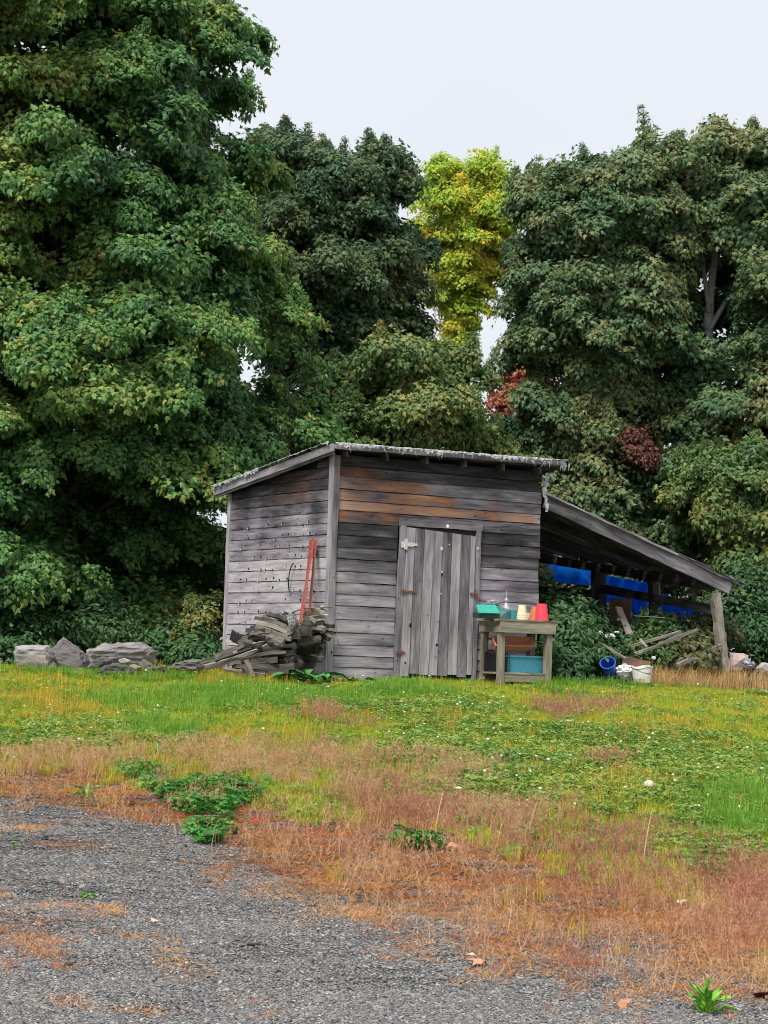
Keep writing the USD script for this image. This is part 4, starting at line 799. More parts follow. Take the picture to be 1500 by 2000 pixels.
def put_clumps(parent, name, pos, nrm, scale, mat_, protos, g, kind='stuff', **tags):
    if len(pos) == 0: return
    pos, nrm = np.asarray(pos), np.asarray(nrm); n = len(pos)
    z = nrm / np.linalg.norm(nrm, axis=1, keepdims=True); a = g.normal(0, 1, (n, 3)); x = a - (a * z).sum(1, keepdims=True) * z; x /= np.linalg.norm(x, axis=1, keepdims=True); y = np.cross(z, x)
    q = R.from_matrix(np.stack([x, y, z], 2)).as_quat()
    instancer(numbered(parent, name), [(m, mat_, w) for m, w in protos], pos, q, scale, g.integers(0, len(protos), n), kind=kind, **tags)
def tree(name, label, cat_, rows, D, mat_, bark_, seed, nb, trunk, depth=.8, bough=(0.33, 0.89), ncl=10, protos=CL, group=None, clear_=(), fill=.35, shoots=40, back=.30, csc=1.0):
    """rows: outline of the crown (height row, left, right) at distance D; boughs on the crown's surface all round, each covered with leaf clumps; limbs to the boughs"""
    g = np.random.default_rng(seed)
    rz_ = np.array([(at((a + b) / 2, y, D)[2], at((a + b) / 2, y, D)[0], (at(b, y, D)[0] - at(a, y, D)[0]) / 2) for y, a, b in rows]); rz_ = rz_[np.argsort(rz_[:, 0])]
    zs = np.linspace(rz_[0, 0], rz_[-1, 0] - .35, 200); rr = np.interp(zs, rz_[:, 0], rz_[:, 2]); cxs = np.interp(zs, rz_[:, 0], rz_[:, 1])
    bx, by = trunk[0][0], trunk[0][1]; th = thing(name, label, cat_, (bx, by, float(ground_z(bx, by))), group)
    tp = np.array([(x, y, (ground_z(x, y) - .2 if i == 0 else z)) for i, (x, y, z, r) in enumerate(trunk)]); tr = np.array([t[3] for t in trunk])
    kk = np.linspace(0, 1, 24); k0 = np.linspace(0, 1, len(tp)); tc = np.stack([PchipInterpolator(k0, tp[:, i])(kk) for i in range(3)], 1)
    obj('trunk', tube(tc, np.interp(kk, k0, tr), 10), bark_, th, smooth=True)
    cdf = np.cumsum(rr); cdf /= cdf[-1]; pos, nrm, sc, limbs = [], [], [], []
    for i in range(nb):
        z = np.interp(g.uniform(), cdf, zs); r = np.interp(z, zs, rr); cx = np.interp(z, zs, cxs)
        ph = g.uniform(0, np.pi) if g.uniform() < back else g.uniform(np.pi * .97, 2.03 * np.pi)
        nv_ = meshkit.noise(np.array([math.cos(ph) * 1.6 + seed, math.sin(ph) * 1.6, z * .75]), seed); nw_ = meshkit.noise(np.array([math.cos(ph) * 4 + seed, math.sin(ph) * 4, z * 1.9]), seed + 1)
        if nw_ < .42 + .06 * g.normal(): continue
        r = r * (1.22 - .50 * (1 - nv_) ** 1.1)
        B = g.uniform(*bough) * min(1, .4 + r / 2.4); k = max(0.0, 1 - .75 * B / max(r, .3)) * (1 - .42 * g.uniform() ** 1.4) * g.uniform(.97, 1.08)
        c = np.array([cx + r * k * math.cos(ph), D + r * k * depth * math.sin(ph), z])
        if any(x0 < project(c)[0] < x1 and y0 < project(c)[1] < y1 and c[1] < D + .25 for x0, y0, x1, y1 in clear_): continue
        o = unit(np.array([math.cos(ph), math.sin(ph) * depth, 0])); topk = np.clip((z - zs[0]) / (zs[-1] - zs[0]) * 1.4 - .4, 0, 1)
        e = unit(o + np.array([g.normal(0, .55), g.normal(0, .4), g.normal(-.12, .22) + .7 * topk])); lat = unit(np.cross(e, Z)); upb = np.cross(lat, e)
        for j in range(int(1.25 * ncl * (B / .6) ** 1.5) + 2):
            tt = g.uniform(-1, 1); wd_ = math.sqrt(max(.05, 1 - abs(tt) ** 2.2)); la, ua = g.normal(0, .40) * wd_, g.normal(0, .13) * wd_
            p = c + e * tt * B + lat * la * B + upb * ua * B - Z * .22 * B * max(0, tt) ** 2
            if p[2] < ground_z(p[0], p[1]) + .12: continue
            pos.append(p); nrm.append(o * .55 + lat * la * .8 + Z * .75 + g.normal(0, .22, 3)); sc.append(g.uniform(.6, 1.15) * csc)
        if g.uniform() < .22 and not clear_:
            a = tc[np.argmin(np.abs(tc[:, 2] - (z - .25 * np.hypot(c[0] - bx, c[1] - by) - .4)))]; m = (a + c) / 2 + Z * .15
            limbs.append(tube(np.array([a, (a + m) / 2, m, c]), np.array([.035, .03, .02, .008]) * (1 + r / 8), 5))
    for i in range(int(nb * fill * 1.7)):
        z = np.interp(g.uniform(), cdf, zs); r = np.interp(z, zs, rr) * math.sqrt(g.uniform()) * .72; ph = g.uniform(0, 2 * np.pi)
        p = np.array([np.interp(z, zs, cxs) + r * math.cos(ph), D + .4 + r * depth * math.sin(ph), z])
        if any(x0 < project(p)[0] < x1 and y0 < project(p)[1] < y1 and p[1] < D + .3 for x0, y0, x1, y1 in clear_) or p[2] < ground_z(p[0], p[1]) + .1: continue
        pos.append(p); nrm.append(g.normal(0, .4, 3) + Z); sc.append(g.uniform(.8, 1.3) * csc)
    pos, nrm, sc = np.array(pos), np.array(nrm), np.array(sc)
    if clear_:
        px_, py_ = project(pos); keep = np.ones(len(pos), bool)
        for x0, y0, x1, y1 in clear_: keep &= ~((px_ > x0) & (px_ < x1) & (py_ > y0) & (py_ < y1) & (pos[:, 1] < 36.75))
        pos, nrm, sc = pos[keep], nrm[keep], sc[keep]
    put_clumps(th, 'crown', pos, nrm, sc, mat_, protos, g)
    if shoots:                                            # leafy twigs that stick out of the crown's outline all round
        sp, sn, ss = [], [], []; order = np.argsort(-pos[:, 2]); seen = {}
        for i in order:
            p = pos[i]; key = (round(p[0] / .40), round(p[1] / .8))
            if seen.get(key, 0) >= 1: continue
            seen[key] = 1
            if p[2] < zs[0] + .35 * (zs[-1] - zs[0]) or g.uniform() > .75: continue
            h_ = g.uniform(.08, .36); lean_ = g.normal(0, .25, 3)
            for q in range(5):
                sp.append(p + (Z + lean_) * (.06 + h_ * q / 4)); sn.append(Z + lean_ + g.normal(0, .35, 3)); s_ = .78 * (1 - .13 * q); ss.append((s_ * .6, s_ * .6, s_ * 1.0))
        put_clumps(th, 'shoot', sp, sn, np.array(ss) * csc, mat_, protos, g)
    if limbs: obj('limb', cat(limbs), bark_, th, kind='stuff')
    return th
def T(px, D, *zr): 
    x = float(at(px, 1280, D)[0]); return [(x + dx, D + dy, z, r) for dx, dy, z, r in zr]
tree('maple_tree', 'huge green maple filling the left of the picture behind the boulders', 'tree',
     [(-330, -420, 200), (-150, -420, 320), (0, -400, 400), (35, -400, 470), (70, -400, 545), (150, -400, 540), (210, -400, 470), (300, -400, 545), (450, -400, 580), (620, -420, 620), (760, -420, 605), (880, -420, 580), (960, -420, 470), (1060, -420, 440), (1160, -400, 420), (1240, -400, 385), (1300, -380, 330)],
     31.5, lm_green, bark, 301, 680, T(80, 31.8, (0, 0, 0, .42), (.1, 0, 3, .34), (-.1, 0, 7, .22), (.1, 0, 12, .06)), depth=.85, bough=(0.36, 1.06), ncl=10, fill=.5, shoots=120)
tree('maple_tree', 'dark green maple with rounded top rising behind the left part of the shed', 'tree',
     [(272, 590, 640), (300, 500, 720), (335, 460, 800), (400, 450, 840), (500, 450, 860), (600, 480, 850), (680, 500, 820), (760, 540, 790), (900, 560, 760), (1100, 560, 760), (1290, 560, 760)],
     37.0, lm_dark, bark, 302, 270, T(700, 37, (0, 0, 0, .3), (0, 0, 4, .22), (.1, 0, 8.5, .05)), bough=(0.28, 0.81), ncl=10, fill=.4, shoots=170)
tree('maple_tree', 'olive leaved lower maple crowding over the middle of the shed roof', 'tree',
     [(650, 700, 900), (690, 640, 935), (740, 610, 985), (800, 590, 1010), (880, 590, 1030), (960, 600, 1040), (1050, 620, 1040), (1200, 620, 1040), (1290, 620, 1040)],
     34.2, lm_olive, bark, 303, 230, T(800, 34.4, (0, 0, 0, .2), (0, 0, 3, .14), (0, 0, 5.5, .04)), bough=(0.28, 0.72), ncl=10, shoots=24)
tree('ash_tree', 'bright yellow and lime tree standing in the gap of the skyline', 'tree',
     [(295, 870, 1000), (325, 835, 1025), (400, 805, 1035), (480, 810, 1015), (540, 825, 985), (600, 840, 955), (640, 845, 930), (720, 850, 925)],
     42.0, lm_yellow, bark, 304, 170, T(895, 42, (0, 0, 0, .14), (0, 0, 5, .09), (0, 0, 10, .02)), bough=(0.25, 0.64), ncl=10, protos=CLs, fill=.22, shoots=20, csc=.9)
tree('maple_tree', 'deep green maple right of the yellow tree above the lean-to', 'tree',
     [(290, 1150, 1250), (320, 1090, 1320), (365, 1030, 1400), (430, 995, 1400), (520, 975, 1400), (600, 962, 1390), (660, 962, 1370), (700, 1000, 1340), (740, 1060, 1290), (800, 1060, 1280)],
     36.0, lm_right, bark, 305, 250, T(1150, 36.2, (0, 0, 0, .26), (.05, 0, 4, .2), (-.1, 0, 9, .05)), clear_=((1345, 470, 1455, 675),), bough=(0.28, 0.85), ncl=10, fill=.35, shoots=170)
right_trunk = [(float(at(1372, 1280, 36.6)[0]), 36.6, 0, .22)] + [(*at(x, y, 36.6)[:2], at(x, y, 36.6)[2], r) for x, y, r in ((1378, 900, .16), (1382, 660, .10), (1387, 580, .075), (1396, 500, .05), (1404, 400, .04))]
rt = tree('maple_tree', 'tall deep green maple at the right edge with pale forked trunk showing', 'tree',
     [(250, 1340, 1470), (280, 1260, 1600), (335, 1200, 1700), (450, 1220, 1760), (600, 1220, 1780), (750, 1240, 1780), (900, 1260, 1780), (1000, 1270, 1760), (1100, 1290, 1740)],
     36.4, lm_right, palebark, 306, 300, right_trunk, bough=(0.30, 0.89), ncl=10, fill=.38, shoots=170, clear_=((1345, 470, 1455, 675),))
for pts in (((1386, 610), (1376, 540), (1371, 500)), ((1384, 645), (1412, 598), (1436, 555), (1446, 500))):
    q = np.array([at(x, y, 36.5) for x, y in pts]); obj('limb', tube(curve(q, 10), np.linspace(.05, .025, 10), 8), palebark, rt, smooth=True)
tree('maple_tree', 'lower green maple behind the upper end of the lean-to roof', 'tree',
     [(740, 1020, 1180), (790, 990, 1250), (870, 980, 1270), (950, 990, 1280), (1040, 1000, 1300), (1150, 1000, 1320), (1290, 1000, 1320)],
     36.0, lm_right, bark, 307, 190, T(1130, 36.2, (0, 0, 0, .16), (0, 0, 2.5, .1), (0, 0, 4.6, .03)), bough=(0.25, 0.68), ncl=10, shoots=15)
tree('maple_tree', 'yellowish green low maple behind the right post of the lean-to', 'tree',
     [(850, 1400, 1560), (920, 1340, 1640), (980, 1310, 1660), (1060, 1320, 1680), (1130, 1380, 1680), (1200, 1400, 1680)],
     34.5, lm_olive, bark, 308, 150, T(1500, 34.8, (0, 0, 0, .14), (0, 0, 2, .1), (0, 0, 3.8, .03)), bough=(0.25, 0.68), ncl=10, shoots=12)
tree('young_maple', 'small orange red maple seen in the gap left of the lean-to roof top', 'tree',
     [(690, 985, 1020), (720, 965, 1060), (780, 955, 1075), (850, 960, 1070)], 40.0, lm_autumn, bark, 309, 30, T(1010, 40, (0, 0, 0, .1), (0, 0, 3, .07), (0, 0, 6.4, .02)), bough=(0.25, 0.42), ncl=10, protos=CLs, shoots=8)
tree('young_maple', 'small orange maple glimpsed through the dark tree behind the shed', 'tree',
     [(515, 622, 650), (540, 615, 662), (640, 650, 720), (720, 670, 720)], 41.0, lm_autumn, bark, 310, 12, T(660, 41, (0, 0, 0, .1), (0, 0, 4, .07), (0, 0, 8, .02)), bough=(0.25, 0.40), ncl=10, protos=CLs, shoots=4)
tree('young_maple', 'reddish sapling in the shade right of the lean-to roof middle', 'tree',
     [(800, 1222, 1250), (850, 1215, 1262), (900, 1220, 1272)], 35.2, leaf_mat('red_brown_leaf', [(0, (.035, .022, .014)), (.5, (.085, .035, .026)), (1, (.14, .055, .035))]), bark, 311, 6, T(1240, 35.2, (0, 0, 0, .06), (0, 0, 2, .03), (0, 0, 3.6, .01)), bough=(0.25, 0.40), ncl=10, protos=CLs, shoots=3)
tree('sapling', 'yellowing sapling at the left foot of the shed wall', 'tree',
     [(1140, 390, 432), (1190, 360, 440), (1250, 350, 440), (1300, 360, 440)], 29.6, lm_olive, bark, 312, 14, T(405, 29.6, (0, 0, 0, .03), (0, 0, 1.5, .02), (0, 0, 2.2, .01)), bough=(0.25, 0.40), ncl=10, protos=CLs, shoots=5)
# the far-off wood that closes the gaps near the ground
gw_ = np.random.default_rng(61); pos, nrm, sc = [], [], []
for i in range(1700):
    x = gw_.uniform(-16, 16); y = gw_.uniform(39, 47); z = 1.3 + gw_.uniform(0, 1) ** .8 * (4.2 + 1.2 * meshkit.noise(np.array([x * .4, y * .3, 0]), 5))
    if 1.6 < x < 3.0: z = 1.3 + gw_.uniform(0, 3.6)
    pos.append((x, y, z)); nrm.append(gw_.normal(0, .35, 3) + [0, -.5, .8]); sc.append(gw_.uniform(.9, 1.7))
base_of['/World/far_wood'] = np.array([0, 43, 1.3]); xw = UsdGeom.Xform.Define(stage, '/World/far_wood'); xw.AddTranslateOp().Set(Gf.Vec3d(0, 43, 1.3)); used[('/World', 'far_wood')] = 1
tag(xw, 'dark mass of far undergrowth closing the gaps between the trunks', 'undergrowth', kind='stuff')
put_clumps('/World/far_wood', 'foliage', pos, nrm, np.array(sc), lm_dark, CL, gw_)

# ------------------------------------------------------------------ bushes and broad leaved weeds
BR = clump_set(8, 90, .26, .085, 300, leaf=ovate_leaf, flat=.8, tipcol=.4)
def bush(name, label, cat_, blobs, mat_, protos, seed, dens=26, stems=6):
    g = np.random.default_rng(seed); c0 = np.array(blobs[0][0]); th = thing(name, label, cat_, (c0[0], c0[1], float(ground_z(c0[0], c0[1]))))
    pos, nrm, sc = [], [], []
    for c, r in blobs:
        r = np.array(r)
        for i in range(int(dens * (r[0] * r[2] + r[0] * r[1] + r[1] * r[2]) * 1.6) + 4):
            d = unit(g.normal(0, 1, 3) + [0, -.25, .3]); p = np.array(c) + d * r * g.uniform(.72, 1.05)
            if p[2] < ground_z(p[0], p[1]) + .03: continue
            pos.append(p); nrm.append(d * .6 + Z * .5 + g.normal(0, .2, 3)); sc.append(g.uniform(.7, 1.3))
    put_clumps(th, 'foliage', pos, nrm, np.array(sc), mat_, protos, g)
    st = []
    for i in range(stems):
        c, r = blobs[g.integers(len(blobs))]; x, y = c[0] + g.normal(0, .3 * r[0]), c[1] + g.normal(0, .3 * r[1]); b = np.array([x, y, ground_z(x, y) - .05]); e = np.array(c) + g.normal(0, .4, 3) * r
        st.append(tube(curve([b, (b + e) / 2 + g.normal(0, .05, 3), e], 6), np.linspace(.012, .005, 6), 5))
    obj('stem', cat(st), stickm, th, kind='stuff')
def blob(px, py, D, rx, ry, rz): return (at(px, py, D), (rx, ry, rz))
bush('bramble_bush', 'dark bramble thicket filling the lean-to right of the potting bench', 'bush',
     [blob(1105, 1260, 28.1, .38, .5, .36), blob(1085, 1212, 28.7, .30, .5, .28), blob(1135, 1290, 28.2, .28, .4, .2), blob(1090, 1305, 27.6, .3, .3, .2), blob(1125, 1232, 29.0, .28, .4, .2), blob(1150, 1262, 28.7, .26, .4, .16)], lm_bramble, BR, 401)
bush('bramble_bush', 'green weeds around the middle post below the tarpaulins', 'bush',
     [blob(1268, 1235, 29.2, .22, .3, .13), blob(1235, 1262, 29.0, .28, .3, .10), blob(1310, 1245, 29.4, .25, .3, .12), blob(1285, 1285, 29.0, .30, .3, .10)], leaf_mat('weed_leaf_dark', [(0, (.010, .035, .014)), (.5, (.03, .10, .03)), (1, (.10, .18, .05))]), BR, 402)
bush('weed_bush', 'yellowing tangle of weeds left of the front post', 'bush',
     [blob(1350, 1258, 29.4, .30, .3, .10), blob(1388, 1235, 29.8, .2, .25, .18), blob(1350, 1285, 29.0, .3, .3, .10), blob(1320, 1240, 29.8, .25, .3, .08)], leaf_mat('weed_leaf_yellow', [(0, (.012, .035, .012)), (.6, (.035, .075, .025)), (1, (.13, .13, .045))]), BR, 403)
bush('shade_bush', 'very dark bushes in the shade right of the front post', 'bush',
     [blob(1450, 1200, 30.6, .5, .5, .55), blob(1530, 1210, 30.8, .5, .5, .6), blob(1460, 1270, 30.2, .4, .4, .25), blob(1600, 1240, 30.5, .6, .5, .5)], lm_bramble, BR, 404, dens=16)
bush('shade_bush', 'dark undergrowth behind the boulders at the left', 'bush',
     [blob(60, 1260, 29.0, .7, .5, .35), blob(200, 1240, 29.6, .7, .5, .4), blob(340, 1270, 29.2, .5, .4, .28), blob(10, 1290, 28.2, .3, .3, .15), blob(390, 1290, 28.6, .3, .3, .15), blob(-100, 1250, 29.0, .7, .5, .4)], lm_bramble, BR, 405, dens=12)
burm = plain('burdock_leaf', (.06, .20, .05), .5, .45, 9.0)
def broad_leaf(base, tip, w, g, n=7):
    a = tip - base; Ld = np.linalg.norm(a); a = a / Ld; sdir = unit(np.cross(a, Z)); up = np.cross(sdir, a); vs, fs = [], []
    for i in range(n + 1):
        k = i / n; ww = w * (math.sin(math.pi * min(1, k * .93 + .07)) ** .6) * (1 - .25 * k) if k < 1 else .004
        for j, o in enumerate((-1, -.5, 0, .5, 1)):
            vs.append(base + a * Ld * k + sdir * ww * o + up * (.16 * Ld * math.sin(k * math.pi * .9) + .25 * w * (abs(o)) - .3 * w * k * k + g.normal(0, .006)))
    for i in range(n):
        for j in range(4):
            q = i * 5 + j; fs += [(q, q + 5, q + 6), (q, q + 6, q + 1)]
    return trimesh.Trimesh(np.array(vs), np.array(fs), process=False)
def burdock(label, centre, nl, size, seed):
    g = np.random.default_rng(seed); c = np.array(centre); c[2] = ground_z(c[0], c[1]); th = thing('burdock', label, 'weed', c)
    for i in range(nl):
        a = g.uniform(0, 2 * np.pi); el = g.uniform(.3, 1.25); d = np.array([math.cos(a) * math.cos(el), math.sin(a) * math.cos(el), math.sin(el)]); s_ = size * g.uniform(.7, 1.2)
        b = c + d * np.array([1, 1, .8]) * s_ * .6; t_ = b + unit(d * [1, 1, .3] - Z * .25 * el) * s_
        obj('leaf', broad_leaf(b, t_, s_ * .42, g), burm, th, smooth=True); obj('stalk', tube([c, (c + b) / 2 + Z * .02, b + .05 * (t_ - b)], .006, 5), burm, th)
burdock('burdock with the largest upright leaves at the near shed corner', at(606, 1318, 25.55), 11, .30, 1)
burdock('low spreading burdock in front of the scrap pile', at(575, 1326, 25.45), 8, .17, 2)
burdock('small burdock right of the corner post foot', at(668, 1314, 25.7), 8, .15, 3)
burdock('burdock against the siding left of the door', at(705, 1314, 25.9), 8, .14, 4)
burdock('little burdock at the foot of the right door jamb', at(912, 1318, 26.8), 5, .10, 5)

# ------------------------------------------------------------------ grass, clover, dry stalks, flowers, gravel
def tuft(n, rad, h0, h1, w, seed, lean=.5, segs=3, flatness=0.0):
    g = np.random.default_rng(seed); vs, fs, ws = [], [], []
    for i in range(n):
        a = g.uniform(0, 2 * np.pi); r = rad * math.sqrt(g.uniform()); b = np.array([r * math.cos(a), r * math.sin(a), -.01])
        h = g.uniform(h0, h1); d = g.uniform(0, 2 * np.pi); le = abs(g.normal(0, lean)) + flatness; dirh = np.array([math.cos(d), math.sin(d), 0]); sd = np.array([-math.sin(d), math.cos(d), 0]); m = len(vs); c = g.uniform(0, 1)
        for k in range(segs):
            t = k / segs; p = b + dirh * h * le * t ** 1.6 + Z * h * (t - .35 * le * t * t) * (1 if flatness == 0 else 1 / (1 + flatness)); ww = w * (1 - .6 * t) * g.uniform(.8, 1.2)
            vs += [p - sd * ww / 2, p + sd * ww / 2]; ws += [c, c]
        vs.append(b + dirh * h * le + Z * h * (1 - .35 * le) * (1 if flatness == 0 else 1 / (1 + flatness))); ws.append(c)
        for k in range(segs - 1): q = m + 2 * k; fs += [(q, q + 1, q + 3), (q, q + 3, q + 2)]
        q = m + 2 * (segs - 1); fs.append((q, q + 1, q + 2))
    w_ = np.array(ws); return (np.array(vs), np.array(fs)), np.stack([w_ * .3 + .3, w_, (w_ * 7.31) % 1], 1)
def seedhead(n, rad, h0, h1, seed):
    g = np.random.default_rng(seed); vs, fs, ws = [], [], []
    def sliver(a, b, w):
        d = unit(b - a); s_ = unit(np.cross(d, [g.normal(), g.normal(), .3])); m = len(vs); vs.extend([a - s_ * w, a + s_ * w, b]); fs.append((m, m + 1, m + 2)); ws.extend([c] * 3)
    for i in range(n):
        c = g.uniform(.2, .7); a = g.uniform(0, 2 * np.pi); r = rad * math.sqrt(g.uniform()); b = np.array([r * math.cos(a), r * math.sin(a), 0]); h = g.uniform(h0, h1)
        d = unit(np.array([g.normal(0, .35), g.normal(0, .35), 1])); sliver(b, b + d * h, .0022)
        for j in range(9):
            p = b + d * h * g.uniform(.5, 1.0); e = unit(d + g.normal(0, .55, 3)) * h * g.uniform(.10, .25); sliver(p, p + e, .0018)
    w_ = np.array(ws); return (np.array(vs), np.array(fs)), np.stack([w_, w_, (w_ * 17.31) % 1], 1)
def clover(n, rad, h0, h1, size, seed):
    g = np.random.default_rng(seed); vs, fs, ws = [], [], []
    for i in range(n):
        a = g.uniform(0, 2 * np.pi); r = rad * math.sqrt(g.uniform()); c = np.array([r * math.cos(a), r * math.sin(a), g.uniform(h0, h1)]); nrm = unit(np.array([g.normal(0, .3), g.normal(0, .3), 1])); x = unit(np.cross(nrm, [g.normal(), g.normal(), 0])); y = np.cross(nrm, x); cc = g.uniform(.2, .7)
        for k in range(3):
            an = k * 2 * np.pi / 3; dx = x * math.cos(an) + y * math.sin(an); dy = np.cross(nrm, dx); s_ = size * g.uniform(.8, 1.2); m = len(vs)
            vs += [c, c + dx * s_ * .45 + dy * s_ * .42 + nrm * .1 * s_, c + dx * s_ * .95 + dy * s_ * .3, c + dx * s_ * .9, c + dx * s_ * .95 - dy * s_ * .3, c + dx * s_ * .45 - dy * s_ * .42 + nrm * .1 * s_]; fs += [(m, m + 2, m + 1), (m, m + 3, m + 2), (m, m + 4, m + 3), (m, m + 5, m + 4)]; ws += [cc] * 6
    w_ = np.array(ws); return (np.array(vs), np.array(fs)), np.stack([w_, w_, (w_ * 17.31) % 1], 1)
def head(r, seed, stem):
    m = trimesh.creation.icosphere(1, r); m.vertices[:, 2] *= .8; m.vertices += [0, 0, stem]; s_ = tube([[0, 0, 0], [0, 0, stem]], .0015, 3); return cat([m, s_])
def daisy(r, stem, seed):
    g = np.random.default_rng(seed); vs, fs = [], []
    for layer in range(2):
        for k in range(9):
            a = 2 * np.pi * k / 9 + layer * .3; m = len(vs); d = np.array([math.cos(a), math.sin(a), .1 + .4 * layer]); e = np.array([-math.sin(a), math.cos(a), 0]); b = np.array([0, 0, stem])
            vs += [b, b + d * r * .6 + e * r * .16, b + d * r, b + d * r * .6 - e * r * .16]; fs += [(m, m + 1, m + 2), (m, m + 2, m + 3)]
    return cat([trimesh.Trimesh(np.array(vs), np.array(fs), process=False), tube([[0, 0, 0], [0, 0, stem]], .002, 3)])
grass_m = leaf_mat('lawn_blade', [(0, (0.060, 0.154, 0.013)), (.35, (0.168, 0.309, 0.017)), (.7, (0.300, 0.422, 0.024)), (.95, (0.456, 0.453, 0.044)), (1, (0.552, 0.412, 0.066))], (.42, .30, .10), .93, trans=.35, patch=1.1, spec=.25)
lush_m = leaf_mat('lush_blade', [(0, (.03, .13, .02)), (.5, (.09, .26, .025)), (1, (.22, .38, .04))], trans=.35, patch=1.1, spec=.3)
yell_m = leaf_mat('yellowed_blade', [(0, (.15, .20, .02)), (.5, (.36, .33, .03)), (1, (.55, .36, .06))], trans=.35, patch=1.1, spec=.2)
dry_m = leaf_mat('dry_orange_blade', [(0, (.18, .05, .018)), (.4, (.36, .115, .035)), (.8, (.50, .20, .065)), (1, (.60, .36, .14))], (.30, .30, .05), .965, trans=.25, patch=1.3, spec=.2)
purp_m = leaf_mat('purple_seedhead', [(0, (.17, .06, .055)), (.5, (.34, .13, .10)), (1, (.50, .27, .17))], trans=.3, patch=1.2, spec=.1)
tan_m = leaf_mat('tan_seedhead', [(0, (.28, .15, .075)), (.5, (.45, .25, .13)), (1, (.58, .38, .22))], trans=.3, patch=1.2, spec=.1)
clov_m = leaf_mat('clover_leaf', [(0, (0.038, 0.123, 0.028)), (.5, (0.098, 0.235, 0.044)), (1, (0.270, 0.358, 0.066))], (.3, .28, .05), .95, trans=.25, patch=1.2, spec=.3)
mound_m = leaf_mat('weed_mound_leaf', [(0, (.012, .07, .014)), (.5, (.035, .17, .025)), (1, (.09, .28, .04))], trans=.25, patch=2.0)
whitef = plain('clover_head', (.55, .50, .42), .7, .15, 40.0); yellowf = plain('yellow_petal', (.85, .52, .02), .6, .12, 30.0)
def sample(n, seed, y0=9.0, y1=27.5):
    """points of the ground inside the field of view and a little beyond it"""
    g = np.random.default_rng(seed); y = np.sqrt(g.uniform(y0 ** 2, y1 ** 2, n)); x = (g.uniform(-.215, .215, n)) * (y + 1.5)
    P = np.stack([x, y, ground_z(x, y)], 1); return P, zones(P), g
def keep_out(P):
    r = P - C; s_, t_ = r @ U, r @ V
    inside = (s_ > -.02) & (s_ < W + .05) & (t_ > -.03) & (t_ < L)
    return ~inside & (t_ < 3) & ~((s_ > W) & (t_ > .6) & (s_ < 6.4))
def scatter(name, label, cat_, protos, mat_, n, seed, prob, smin=.8, smax=1.25, tilt=.06, **kw):
    P, z, g = sample(n, seed, **kw); p = prob(P, z); k = (g.uniform(size=n) < p) & keep_out(P); P = P[k]; m = len(P)
    stuff(name, label, cat_, [(a, mat_, b) for a, b in protos], P, yaw_quats(m, tilt, g), g.uniform(smin, smax, m), g.integers(0, len(protos), m)); return m
E_ = lambda z, *ls: np.clip(sum(ell(z['px'] + z['nz'] * 120, z['py'] + z['nz'] * 40, *l) for l in ls), 0, 1)
lushz = lambda z: E_(z, (430, 1372, 220, 20), (640, 1376, 110, 14), (230, 1322, 140, 8), (1130, 1340, 90, 16), (800, 1360, 70, 16), (1460, 1600, 80, 60), (330, 1440, 70, 16))
cloverz = lambda z: E_(z, (1020, 1470, 240, 40), (1290, 1520, 230, 60), (870, 1395, 110, 26), (1440, 1640, 110, 70), (160, 1440, 190, 34), (1000, 1555, 180, 34), (640, 1375, 180, 22), (1180, 1480, 250, 40))
yellz = lambda z: E_(z, (460, 1318, 160, 14), (80, 1372, 90, 32), (855, 1412, 60, 22), (1300, 1440, 140, 20), (620, 1310, 80, 10), (1180, 1545, 120, 30), (1220, 1580, 90, 20), (330, 1500, 120, 30), (560, 1440, 120, 16))
purpz = lambda z: E_(z, (840, 1590, 150, 34), (1330, 1730, 190, 50), (1130, 1650, 200, 36), (1460, 1830, 90, 70), (640, 1412, 60, 12), (1140, 1395, 80, 18), (1190, 1500, 30, 20), (700, 1560, 100, 26))
tanz = lambda z: E_(z, (520, 1492, 250, 32), (760, 1520, 200, 32), (120, 1500, 130, 20), (950, 1600, 180, 30))
moundz = lambda z: E_(z, (415, 1558, 66, 30), (385, 1622, 40, 10), (830, 1658, 30, 7), (280, 1520, 30, 16))
dens = lambda z: np.clip(1 - z['dry'], 0, 1) * (1 - z['gravel'])
G1 = [tuft(34, .07, .04, .10, .0055, 500 + i, lean=.85) for i in range(6)]; G2 = [tuft(30, .07, .10, .20, .007, 520 + i, lean=.9) for i in range(5)]; G3 = [tuft(22, .06, .08, .18, .005, 540 + i) for i in range(5)]
D1 = [tuft(24, .10, .035, .10, .0045, 560 + i, lean=.7, flatness=.9) for i in range(6)]; D2 = [tuft(18, .06, .04, .10, .004, 580 + i, lean=.6, flatness=.5) for i in range(6)]
SH = [seedhead(9, .10, .09, .20, 600 + i) for i in range(6)]; SHs = [seedhead(9, .10, .08, .17, 620 + i) for i in range(5)]
CV = [clover(56, .11, .02, .075, .017, 640 + i) for i in range(5)]; MD = [clover(40, .10, .02, .085, .026, 660 + i) for i in range(5)]
near = lambda P: np.clip(1.5 - P[:, 1] / 40, .5, 1)
scatter('lawn_grass', 'short bright green grass covering the bank before the shed', 'grass', G1, grass_m, 42000, 701, lambda P, z: dens(z) * np.clip(1 - .45 * cloverz(z) - .6 * moundz(z) - .5 * tanz(z) - .5 * purpz(z), .12, 1) * .75)
scatter('tall_grass', 'longer lush green grass in patches near the shed and boulders', 'grass', G2, lush_m, 22000, 702, lambda P, z: dens(z) * lushz(z) * .9)
scatter('yellow_grass', 'yellowed grass stalks in patches among the green lawn', 'grass', G3, yell_m, 26000, 703, lambda P, z: np.clip(1 - z['gravel'], 0, 1) * (yellz(z) * .30 + .03 * dens(z) + .012 * z['dry']))
